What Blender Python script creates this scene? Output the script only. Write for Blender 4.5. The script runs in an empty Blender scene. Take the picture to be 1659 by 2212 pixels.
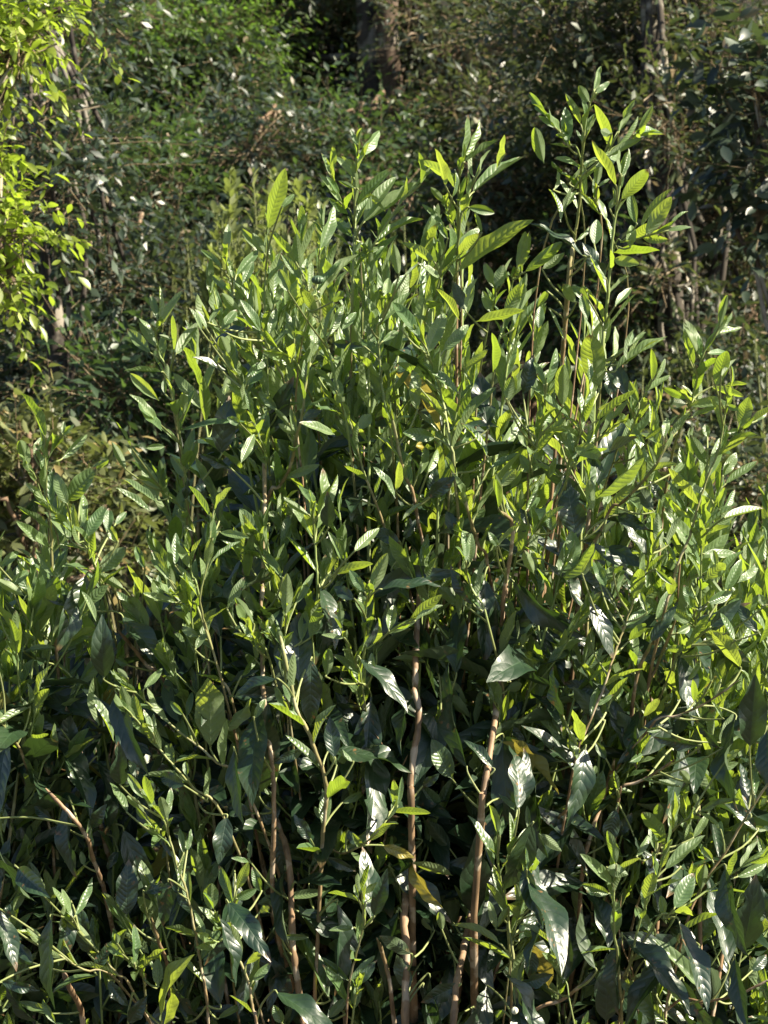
import bpy, math, random
import numpy as np
from mathutils import Vector

# ------------------------------------------------------------------ camera, world, sun, exposure
sc = bpy.context.scene
COL = sc.collection
CAM_Z, PITCH, FOV = 1.5, math.radians(-4.0), math.radians(25.0)
cam_d = bpy.data.cameras.new('camera'); cam = bpy.data.objects.new('camera', cam_d); COL.objects.link(cam)
cam.location = (0, 0, CAM_Z); cam.rotation_euler = (math.pi / 2 + PITCH, 0, 0)
cam_d.sensor_fit = 'VERTICAL'; cam_d.sensor_height = 24.0; cam_d.lens = 12.0 / math.tan(FOV / 2)
cam_d.clip_start = 0.05; cam_d.clip_end = 500
cam_d.dof.use_dof = True; cam_d.dof.focus_distance = 2.6; cam_d.dof.aperture_fstop = 13
sc.camera = cam
SUN_EL, SUN_AZ = math.radians(40), math.radians(105)      # azimuth from +Y (view direction) towards +X (right)
sun_v = Vector((math.cos(SUN_EL) * math.sin(SUN_AZ), math.cos(SUN_EL) * math.cos(SUN_AZ), math.sin(SUN_EL)))
sd = bpy.data.lights.new('sun', 'SUN'); sd.energy = 5.0; sd.angle = math.radians(0.5); sd.color = (1.0, 0.90, 0.71)
so = bpy.data.objects.new('sun', sd); COL.objects.link(so)
so.rotation_euler = (-sun_v).to_track_quat('-Z', 'Y').to_euler(); so.location = (5, 0, 8)
w = bpy.data.worlds.new('World'); sc.world = w; w.use_nodes = True
nt = w.node_tree; sky = nt.nodes.new('ShaderNodeTexSky'); sky.sky_type = 'NISHITA'; sky.sun_disc = False
sky.sun_elevation = SUN_EL; sky.sun_rotation = SUN_AZ
nt.links.new(sky.outputs[0], nt.nodes['Background'].inputs[0]); nt.nodes['Background'].inputs[1].default_value = 0.05
sc.view_settings.view_transform = 'Standard'; sc.view_settings.look = 'None'
sc.view_settings.gamma = 1.0; sc.view_settings.exposure = 1.8
sc.cycles.max_bounces = 6; sc.cycles.diffuse_bounces = 3; sc.cycles.glossy_bounces = 2
sc.cycles.transmission_bounces = 4; sc.cycles.transparent_max_bounces = 4

rng = np.random.default_rng(7); random.seed(7)
SUN = np.array(sun_v); TOCAM = np.array((0, -1.0, 0))
cp, sp = math.cos(PITCH), math.sin(PITCH)
FWD = np.array((0, cp, sp)); UPV = np.array((0, -sp, cp)); RT = np.array((1.0, 0, 0))
CAMP = np.array((0, 0, CAM_Z)); TANH = math.tan(FOV / 2)
def at(x, y, Y):
    """point seen at (x, y) of a 1659 x 2212 picture, at distance Y along the view axis"""
    k = Y * TANH / 1106.0
    return CAMP + FWD * Y + RT * (x - 829.5) * k + UPV * (1106.0 - y) * k
def pxm(Y): return 1106.0 / (TANH * Y)      # pixels of that picture per metre at distance Y
def nrm(v):
    v = np.asarray(v, float); return v / (np.linalg.norm(v, axis=-1, keepdims=True) + 1e-12)

# ------------------------------------------------------------------ object helpers
def tag(o, label=None, cat=None, group=None, kind=None):
    if label: o['label'] = label
    if cat: o['category'] = cat
    if group: o['group'] = group
    if kind: o['kind'] = kind
    return o
def empty(name, loc):
    o = bpy.data.objects.new(name, None); COL.objects.link(o); o.location = tuple(loc); o.empty_display_size = 0.1
    return o
def link_mesh(name, me, parent=None):
    o = bpy.data.objects.new(name, me); COL.objects.link(o)
    if parent is not None:
        o.parent = parent
        off = Vector((0, 0, 0)); p = parent
        while p is not None: off += p.location; p = p.parent
        o.location = -off                      # meshes are built in world coordinates
    return o
class MB:
    """collects vertices, quads and per-vertex attributes"""
    def __init__(s): s.v = []; s.f = []; s.mi = []; s.uv = []; s.at = []; s.n = 0
    def add(s, v, f, uv, a, mi=0):
        s.v.append(v); s.f.append(f + s.n); s.uv.append(uv); s.at.append(a); s.mi.append(np.full(len(f), mi)); s.n += len(v)
    def build(s, name, mats, parent=None):
        me = bpy.data.meshes.new(name)
        if s.n:
            v = np.concatenate(s.v); f = np.concatenate(s.f); uv = np.concatenate(s.uv); a = np.concatenate(s.at)
            me.vertices.add(len(v)); me.vertices.foreach_set('co', v.astype(np.float32).ravel())
            me.loops.add(f.size); me.loops.foreach_set('vertex_index', f.astype(np.int32).ravel())
            me.polygons.add(len(f)); me.polygons.foreach_set('loop_start', np.arange(0, f.size, 4, dtype=np.int32))
            me.polygons.foreach_set('material_index', np.concatenate(s.mi).astype(np.int32))
            me.update(calc_edges=True)
            me.polygons.foreach_set('use_smooth', np.ones(len(f), dtype=bool))
            ul = me.uv_layers.new(name='leaf_uv'); ul.data.foreach_set('uv', uv[f.ravel()].astype(np.float32).ravel())
            at_ = me.attributes.new('rnd', 'FLOAT_VECTOR', 'POINT'); at_.data.foreach_set('vector', a.astype(np.float32).ravel())
        for m in mats: me.materials.append(m)
        return link_mesh(name, me, parent)

def leaves(mb, B, T, N, L, W, sag, fold, rnd, nu=8, nv=5, mature=0.0, wave=0.0, mi=0, twist=0.0, bite=0.0):
    """B base, T chord direction, N upper-side normal, L length, W full width (arrays over leaves)"""
    B = np.atleast_2d(B).astype(float); n = len(B); T = nrm(np.atleast_2d(T)); N = np.atleast_2d(N).astype(float)
    N = nrm(N - T * (N * T).sum(1, keepdims=True)); S = np.cross(T, N)
    g = lambda x: np.broadcast_to(np.asarray(x, float), (n,))[:, None, None]
    L, W, sag, fold, mat, wave, twist = map(g, (L, W, sag, fold, mature, wave, twist))
    rn = np.atleast_2d(rnd)
    u = np.linspace(0, 1, nu)[None, :, None]; v = np.linspace(-1, 1, nv)[None, None, :]
    s = np.clip((u - 0.05) / 0.95, 0, 1)
    hy = np.sin(np.pi * s ** 0.92) ** 0.66
    hm = np.sin(np.pi * s ** 0.86) ** 0.88 * (1 - 0.30 * s ** 4)
    h = hy * (1 - mat) + hm * mat
    h = np.maximum(h, 0.045 * (1 - s) + 0.012)
    h = np.broadcast_to(h, (n, nu, 1)).copy()
    if nu > 6:
        ph = rn[:, 0][:, None, None] * 40
        h = h * (1 + 0.05 * np.sin(u * 17 + ph) * (0.4 + mat))
    hv = h * np.ones((1, 1, nv))
    if np.any(np.asarray(bite) > 0):
        for k in range(n):
            if rng.random() < bite:
                for _ in range(rng.integers(1, 3)):
                    c = rng.uniform(.3, .95); wd = rng.uniform(.04, .10); dp = rng.uniform(.3, .7); side = rng.choice([-1, 1])
                    m = 1 - dp * np.exp(-((u[0, :, 0] - c) / wd) ** 2)
                    hv[k] *= np.where(np.sign(v[0]) == side, m[:, None], 1.0)
    x = v * hv * W / 2
    tw = twist * (u - 0.3)
    ax = np.abs(x)
    up = ax * np.sin(fold) + wave * W * np.sin(u * 13 + rn[:, 0][:, None, None] * 50) * (v * v) * 0.16 * np.sin(np.pi * s)
    across = x * np.cos(fold)
    cx = across * np.cos(tw) - up * np.sin(tw); cn = across * np.sin(tw) + up * np.cos(tw)
    arc = sag * L * 4 * s * (1 - s * 0.92) * 0.93
    slope = sag * 4 * (1 - 1.84 * s)
    e = lambda a: a[:, None, None, :]
    c_ = 1 / np.sqrt(1 + slope ** 2)
    P = e(B) + e(T) * (u * L - cn * slope * c_)[..., None] + e(N) * (arc + cn * c_)[..., None] + e(S) * cx[..., None]
    P = P.reshape(n, nu * nv, 3)
    i = np.arange(nu - 1)[:, None] * nv + np.arange(nv - 1)[None, :]
    q = np.stack([i, i + 1, i + nv + 1, i + nv], -1).reshape(-1, 4)
    F = (q[None] + (np.arange(n) * nu * nv)[:, None, None]).reshape(-1, 4)
    uv = np.stack(np.broadcast_arrays(np.linspace(0, 1, nu)[:, None], np.linspace(0, 1, nv)[None, :]), -1).reshape(1, -1, 2)
    uv = np.broadcast_to(uv, (n, nu * nv, 2)).reshape(-1, 2)
    A = np.broadcast_to(rn[:, None, :], (n, nu * nv, 3)).reshape(-1, 3)
    mb.add(P.reshape(-1, 3), F, uv, A, mi)

def smooth(pts, k=4):
    pts = np.asarray(pts, float)
    if len(pts) < 3: return np.array([pts[0] + (pts[-1] - pts[0]) * t for t in np.linspace(0, 1, k + 1)])
    P = np.vstack([2 * pts[0] - pts[1], pts, 2 * pts[-1] - pts[-2]]); out = []
    for i in range(1, len(P) - 2):
        for t in np.linspace(0, 1, k, endpoint=False):
            a, b, c, d = P[i - 1], P[i], P[i + 1], P[i + 2]
            out.append(0.5 * ((2 * b) + (-a + c) * t + (2 * a - 5 * b + 4 * c - d) * t * t + (-a + 3 * b - 3 * c + d) * t ** 3))
    out.append(pts[-1]); return np.array(out)
def tube(mb, pts, r, wood, sides=7, mi=0, rnd=0.5, knob=0.0):
    pts = np.asarray(pts, float); n = len(pts); r = np.broadcast_to(r, (n,)).astype(float); wood = np.broadcast_to(wood, (n,))
    T = nrm(np.gradient(pts, axis=0)); ref = np.array((0.31, 0.95, 0.05))
    A = nrm(np.cross(T, ref)); Bn = np.cross(T, A)
    a = np.linspace(0, 2 * np.pi, sides + 1)
    rr = r * (1 + knob * (np.sin(np.arange(n) * 2.4) ** 8))
    V = pts[:, None] + rr[:, None, None] * (A[:, None] * np.cos(a)[None, :, None] + Bn[:, None] * np.sin(a)[None, :, None])
    k = sides + 1
    i = np.arange(n - 1)[:, None] * k + np.arange(sides)[None, :]
    F = np.stack([i, i + 1, i + k + 1, i + k], -1).reshape(-1, 4)
    ln = np.concatenate([[0], np.cumsum(np.linalg.norm(np.diff(pts, axis=0), axis=1))])
    uv = np.stack(np.broadcast_arrays(ln[:, None] * 10, np.linspace(0, 1, k)[None, :]), -1).reshape(-1, 2)
    at_ = np.stack([np.full((n, k), rnd), np.broadcast_to(wood[:, None], (n, k)), np.zeros((n, k))], -1).reshape(-1, 3)
    mb.add(V.reshape(-1, 3), F, uv, at_, mi)

# ------------------------------------------------------------------ materials
def newmat(name):
    m = bpy.data.materials.new(name); m.use_nodes = True; nt = m.node_tree; nt.nodes.clear()
    return m, nt
def leafmat(name, c1, c2, tr1, tr2, under, rough, spec, tfac, veins=True, bump=0.6, K=8.0, damage=0.0, dry=None, dryn=.965):
    m, nt = newmat(name); N = nt.nodes; Lk = nt.links.new
    def math_(op, a, b=None, c=None, clamp=False):
        n = N.new('ShaderNodeMath'); n.operation = op; n.use_clamp = clamp
        for i, q in enumerate((a, b, c)):
            if q is None: continue
            if isinstance(q, (int, float)): n.inputs[i].default_value = q
            else: Lk(q, n.inputs[i])
        return n.outputs[0]
    def mix(f, a, b, typ='MIX'):
        n = N.new('ShaderNodeMix'); n.data_type = 'RGBA'; n.blend_type = typ
        for i, q in ((0, f), (6, a), (7, b)):
            if isinstance(q, (int, float)): n.inputs[i].default_value = q
            elif isinstance(q, tuple): n.inputs[i].default_value = (*q, 1)
            else: Lk(q, n.inputs[i])
        return n.outputs[2]
    at_ = N.new('ShaderNodeAttribute'); at_.attribute_name = 'rnd'
    sx = N.new('ShaderNodeSeparateXYZ'); Lk(at_.outputs['Vector'], sx.inputs[0])
    r1, r2, r3 = sx.outputs
    uvn = N.new('ShaderNodeUVMap'); uvn.uv_map = 'leaf_uv'
    su = N.new('ShaderNodeSeparateXYZ'); Lk(uvn.outputs[0], su.inputs[0])
    U = su.outputs[0]; V = math_('ABSOLUTE', math_('MULTIPLY_ADD', su.outputs[1], 2.0, -1.0))
    geo = N.new('ShaderNodeNewGeometry')
    tc = N.new('ShaderNodeTexCoord')
    noi = N.new('ShaderNodeTexNoise'); noi.inputs['Scale'].default_value = 60; noi.inputs['Detail'].default_value = 3
    Lk(tc.outputs['Object'], noi.inputs['Vector'])
    base = mix(r1, c1, c2); tr = mix(r1, tr1, tr2)
    vfac = None; bumpn = None
    if veins:
        q = math_('SUBTRACT', math_('MULTIPLY', U, math_('MULTIPLY_ADD', r3, 5.0, K - 2.5)), math_('MULTIPLY', math_('POWER', V, 1.3), 1.5))
        q = math_('ADD', q, math_('MULTIPLY', noi.outputs[0], 0.25))
        ph = math_('ABSOLUTE', math_('SINE', math_('MULTIPLY', q, math.pi)))          # 0 at a side vein
        side = math_('SUBTRACT', 1.0, math_('MULTIPLY', ph, 5.0), clamp=True)
        side = math_('MULTIPLY', side, math_('SUBTRACT', 1.0, V, clamp=True))
        mid = math_('SUBTRACT', 1.0, math_('MULTIPLY', V, 11.0), clamp=True)
        vfac = math_('MAXIMUM', math_('MULTIPLY', side, 0.6), mid, clamp=True)
        hgt = math_('MULTIPLY', math_('POWER', ph, 0.6), math_('SUBTRACT', 1.0, math_('POWER', V, 3.0)))
        hgt = math_('SUBTRACT', hgt, math_('MULTIPLY', mid, 0.8))
        hgt = math_('ADD', hgt, math_('MULTIPLY', noi.outputs[0], 2.2))
        bn = N.new('ShaderNodeBump'); bn.inputs['Strength'].default_value = bump; bn.inputs['Distance'].default_value = 0.0025
        Lk(hgt, bn.inputs['Height']); bumpn = bn.outputs[0]
        base = mix(math_('MULTIPLY', vfac, 0.25), base, tuple(min(1, c * 2.2 + .02) for c in c2))
        tr = mix(math_('MULTIPLY', vfac, 0.40), tr, tuple(c * 0.30 for c in tr1)); tr = mix(math_('MULTIPLY', noi.outputs[0], 0.5), tr, tuple(c * 0.6 for c in tr1))
        edge = math_('MULTIPLY', math_('SUBTRACT', V, 0.86, clamp=True), 5.0, clamp=True)
        base = mix(math_('MULTIPLY', edge, 0.35), base, tuple(min(1, c * 1.9) for c in c2))
    base = mix(math_('MULTIPLY', math_('SUBTRACT', noi.outputs[0], .35, clamp=True), 1.2), base, tuple(c * .55 for c in c1))
    if damage:
        n2 = N.new('ShaderNodeTexNoise'); n2.inputs['Scale'].default_value = 140; Lk(tc.outputs['Object'], n2.inputs['Vector'])
        d = math_('MULTIPLY', math_('SUBTRACT', n2.outputs[0], 0.65, clamp=True), 14.0, clamp=True)
        d = math_('MULTIPLY', d, math_('GREATER_THAN', r3, 0.6))
        base = mix(d, base, (0.16, 0.09, 0.035)); tr = mix(d, tr, (0.08, 0.04, 0.01))
    if veins:
        tf = math_('MULTIPLY', math_('SUBTRACT', math_('ADD', U, math_('MULTIPLY', noi.outputs[0], .12)), 0.93, clamp=True), 10.0, clamp=True)
        tf = math_('MULTIPLY', tf, math_('LESS_THAN', r2, .28)); base = mix(tf, base, (.15, .09, .04)); tr = mix(tf, tr, (.06, .035, .01))
    if dry:
        yf = math_('GREATER_THAN', r2, dryn)
        base = mix(yf, base, dry); tr = mix(yf, tr, tuple(c * 1.6 for c in dry))
    ubase = mix(0.55, base, under); col = mix(geo.outputs['Backfacing'], base, ubase)
    pr = N.new('ShaderNodeBsdfPrincipled'); Lk(col, pr.inputs['Base Color'])
    rg = math_('ADD', math_('MULTIPLY', geo.outputs['Backfacing'], 0.16), math_('MULTIPLY_ADD', noi.outputs[0], 0.16, rough - .08))
    Lk(rg, pr.inputs['Roughness']); pr.inputs['Specular IOR Level'].default_value = spec
    trn = N.new('ShaderNodeBsdfTranslucent'); Lk(tr, trn.inputs[0])
    if bumpn: Lk(bumpn, pr.inputs['Normal']); Lk(bumpn, trn.inputs['Normal'])
    ms = N.new('ShaderNodeMixShader'); ms.inputs[0].default_value = tfac
    Lk(pr.outputs[0], ms.inputs[1]); Lk(trn.outputs[0], ms.inputs[2])
    out = N.new('ShaderNodeOutputMaterial'); Lk(ms.outputs[0], out.inputs[0])
    return m
def barkmat(name, green, brown, pale, scale=40, bump=0.5, rough=0.75):
    m, nt = newmat(name); N = nt.nodes; Lk = nt.links.new
    at_ = N.new('ShaderNodeAttribute'); at_.attribute_name = 'rnd'
    sx = N.new('ShaderNodeSeparateXYZ'); Lk(at_.outputs['Vector'], sx.inputs[0])
    tc = N.new('ShaderNodeTexCoord'); mp = N.new('ShaderNodeMapping'); mp.inputs['Scale'].default_value = (1, 1, .22)
    Lk(tc.outputs['Object'], mp.inputs[0])
    n1 = N.new('ShaderNodeTexNoise'); n1.inputs['Scale'].default_value = scale; n1.inputs['Detail'].default_value = 6; Lk(mp.outputs[0], n1.inputs['Vector'])
    n2 = N.new('ShaderNodeTexNoise'); n2.inputs['Scale'].default_value = scale * .5; n2.inputs['Detail'].default_value = 3; Lk(tc.outputs['Object'], n2.inputs['Vector'])
    cr = N.new('ShaderNodeValToRGB'); Lk(n1.outputs[0], cr.inputs[0])
    cr.color_ramp.elements[0].position = .35; cr.color_ramp.elements[0].color = (*[c * .45 for c in brown], 1)
    cr.color_ramp.elements[1].position = .62; cr.color_ramp.elements[1].color = (*brown, 1)
    cr2 = N.new('ShaderNodeValToRGB'); Lk(n2.outputs[0], cr2.inputs[0])
    cr2.color_ramp.elements[0].position = .54; cr2.color_ramp.elements[0].color = (0, 0, 0, 1)
    cr2.color_ramp.elements[1].position = .60; cr2.color_ramp.elements[1].color = (1, 1, 1, 1)
    m1 = N.new('ShaderNodeMix'); m1.data_type = 'RGBA'; Lk(cr2.outputs[0], m1.inputs[0]); Lk(cr.outputs[0], m1.inputs[6]); m1.inputs[7].default_value = (*pale, 1)
    m2 = N.new('ShaderNodeMix'); m2.data_type = 'RGBA'; Lk(sx.outputs[1], m2.inputs[0]); m2.inputs[6].default_value = (*green, 1); Lk(m1.outputs[2], m2.inputs[7])
    bn = N.new('ShaderNodeBump'); bn.inputs['Strength'].default_value = bump; bn.inputs['Distance'].default_value = .1 / scale
    Lk(n1.outputs[0], bn.inputs['Height'])
    pr = N.new('ShaderNodeBsdfPrincipled'); Lk(m2.outputs[2], pr.inputs['Base Color']); pr.inputs['Roughness'].default_value = rough
    pr.inputs['Specular IOR Level'].default_value = .35
    Lk(bn.outputs[0], pr.inputs['Normal'])
    out = N.new('ShaderNodeOutputMaterial'); Lk(pr.outputs[0], out.inputs[0])
    return m
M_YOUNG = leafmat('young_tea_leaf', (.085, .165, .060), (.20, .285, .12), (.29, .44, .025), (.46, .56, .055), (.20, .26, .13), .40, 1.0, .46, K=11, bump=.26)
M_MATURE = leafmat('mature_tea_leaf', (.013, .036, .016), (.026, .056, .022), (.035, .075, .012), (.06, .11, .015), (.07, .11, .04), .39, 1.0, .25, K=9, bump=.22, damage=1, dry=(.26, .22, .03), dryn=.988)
M_STEM = barkmat('tea_stem', (.21, .27, .09), (.27, .175, .10), (.38, .30, .22), 90, .6, .6)
M_BARK = barkmat('tree_bark', (.10, .10, .05), (.10, .068, .048), (.30, .26, .21), 14, .9, .85)
M_SHADE_BARK = barkmat('grey_mottled_bark', (.1, .1, .05), (.055, .045, .038), (.20, .18, .15), 22, .9, .9)
M_PALE_BARK = barkmat('pale_mottled_bark', (.1, .1, .05), (.055, .045, .035), (.22, .20, .16), 18, .9, .9)
M_TWIG = barkmat('shrub_twig', (.10, .12, .04), (.20, .13, .08), (.30, .24, .17), 60, .4, .8)
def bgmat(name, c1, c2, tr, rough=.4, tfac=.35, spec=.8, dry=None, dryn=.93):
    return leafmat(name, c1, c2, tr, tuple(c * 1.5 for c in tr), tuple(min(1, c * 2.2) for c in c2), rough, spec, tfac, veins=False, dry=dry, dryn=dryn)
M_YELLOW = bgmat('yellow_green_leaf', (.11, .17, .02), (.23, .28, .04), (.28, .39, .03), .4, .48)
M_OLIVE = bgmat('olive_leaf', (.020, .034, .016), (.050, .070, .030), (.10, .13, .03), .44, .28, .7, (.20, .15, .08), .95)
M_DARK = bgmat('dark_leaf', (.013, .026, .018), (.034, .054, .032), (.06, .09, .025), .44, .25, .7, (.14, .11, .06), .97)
M_FERN = bgmat('fresh_green_leaf', (.045, .085, .025), (.08, .13, .035), (.14, .26, .03), .45, .4)
M_PALE = bgmat('pale_green_leaf', (.10, .13, .04), (.18, .21, .07), (.20, .25, .05), .45, .4)
M_MID = bgmat('mid_green_leaf', (.020, .042, .019), (.044, .078, .03), (.09, .16, .03), .46, .3, .6)
M_SCRUB = bgmat('dull_olive_leaf', (.05, .065, .025), (.11, .125, .05), (.14, .17, .04), .5, .35, .5, (.25, .2, .08), .92)
M_GREY = bgmat('grey_green_leaf', (.042, .056, .04), (.09, .105, .07), (.12, .15, .05), .42, .28, .8, (.2, .15, .1), .93)
M_LITTER = bgmat('leaf_litter', (.09, .06, .035), (.20, .13, .07), (.05, .03, .01), .7, .1, .2)

m, nt_ = newmat('forest_soil'); N_ = nt_.nodes
t_ = N_.new('ShaderNodeTexCoord'); n1 = N_.new('ShaderNodeTexNoise'); n1.inputs['Scale'].default_value = 3; n1.inputs['Detail'].default_value = 8
nt_.links.new(t_.outputs['Object'], n1.inputs['Vector'])
cr = N_.new('ShaderNodeValToRGB'); nt_.links.new(n1.outputs[0], cr.inputs[0])
cr.color_ramp.elements[0].position = .35; cr.color_ramp.elements[0].color = (.02, .022, .012, 1)
cr.color_ramp.elements[1].position = .7; cr.color_ramp.elements[1].color = (.07, .05, .03, 1)
pr = N_.new('ShaderNodeBsdfPrincipled'); nt_.links.new(cr.outputs[0], pr.inputs['Base Color']); pr.inputs['Roughness'].default_value = .95
bn = N_.new('ShaderNodeBump'); bn.inputs['Distance'].default_value = .05; nt_.links.new(n1.outputs[0], bn.inputs['Height']); nt_.links.new(bn.outputs[0], pr.inputs['Normal'])
ou = N_.new('ShaderNodeOutputMaterial'); nt_.links.new(pr.outputs[0], ou.inputs[0]); M_SOIL = m

# ------------------------------------------------------------------ terrain
def ground_z(x, y):
    x = np.asarray(x, float); y = np.asarray(y, float)
    r = np.clip(y - 5.0, 0, None)
    z = 0.50 * r * (r / (r + 1.5)) + 0.02 * x * np.clip(r, 0, 6)
    z = z - 0.13 * np.clip(r - 22, 0, None)
    return z + 0.10 * np.sin(x * 1.3 + y * .7) + 0.07 * np.sin(x * 2.9 - y * 1.9)
gx = np.concatenate([np.linspace(-150, -14, 18), np.linspace(-12, 12, 97), np.linspace(14, 150, 18)])
gy = np.concatenate([np.linspace(-60, -2, 12), np.linspace(-1.5, 22, 95), np.linspace(24, 200, 30)])
X, Yg = np.meshgrid(gx, gy); Z = ground_z(X, Yg)
V = np.stack([X, Yg, Z], -1).reshape(-1, 3); nx = len(gx)
i = np.arange(len(gy) - 1)[:, None] * nx + np.arange(nx - 1)[None, :]
F = np.stack([i, i + 1, i + nx + 1, i + nx], -1).reshape(-1, 4)
g = MB(); g.add(V, F, V[:, :2], np.zeros((len(V), 3))); tag(g.build('ground', [M_SOIL]), kind='structure')

# ------------------------------------------------------------------ traced data: crops of the photograph, 2.749 crop pixels per unit of at()
OFF = dict(A=(0, 0), B=(548.5, 0), C=(1055, 0), D=(0, 713), E=(548.5, 713), F=(1055, 713), G=(0, 1444), H=(548.5, 1444), I=(1055, 1444))
def cv(c, x, y): ox, oy = OFF[c]; return ox + x / 2.749, oy + y / 2.749
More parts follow.
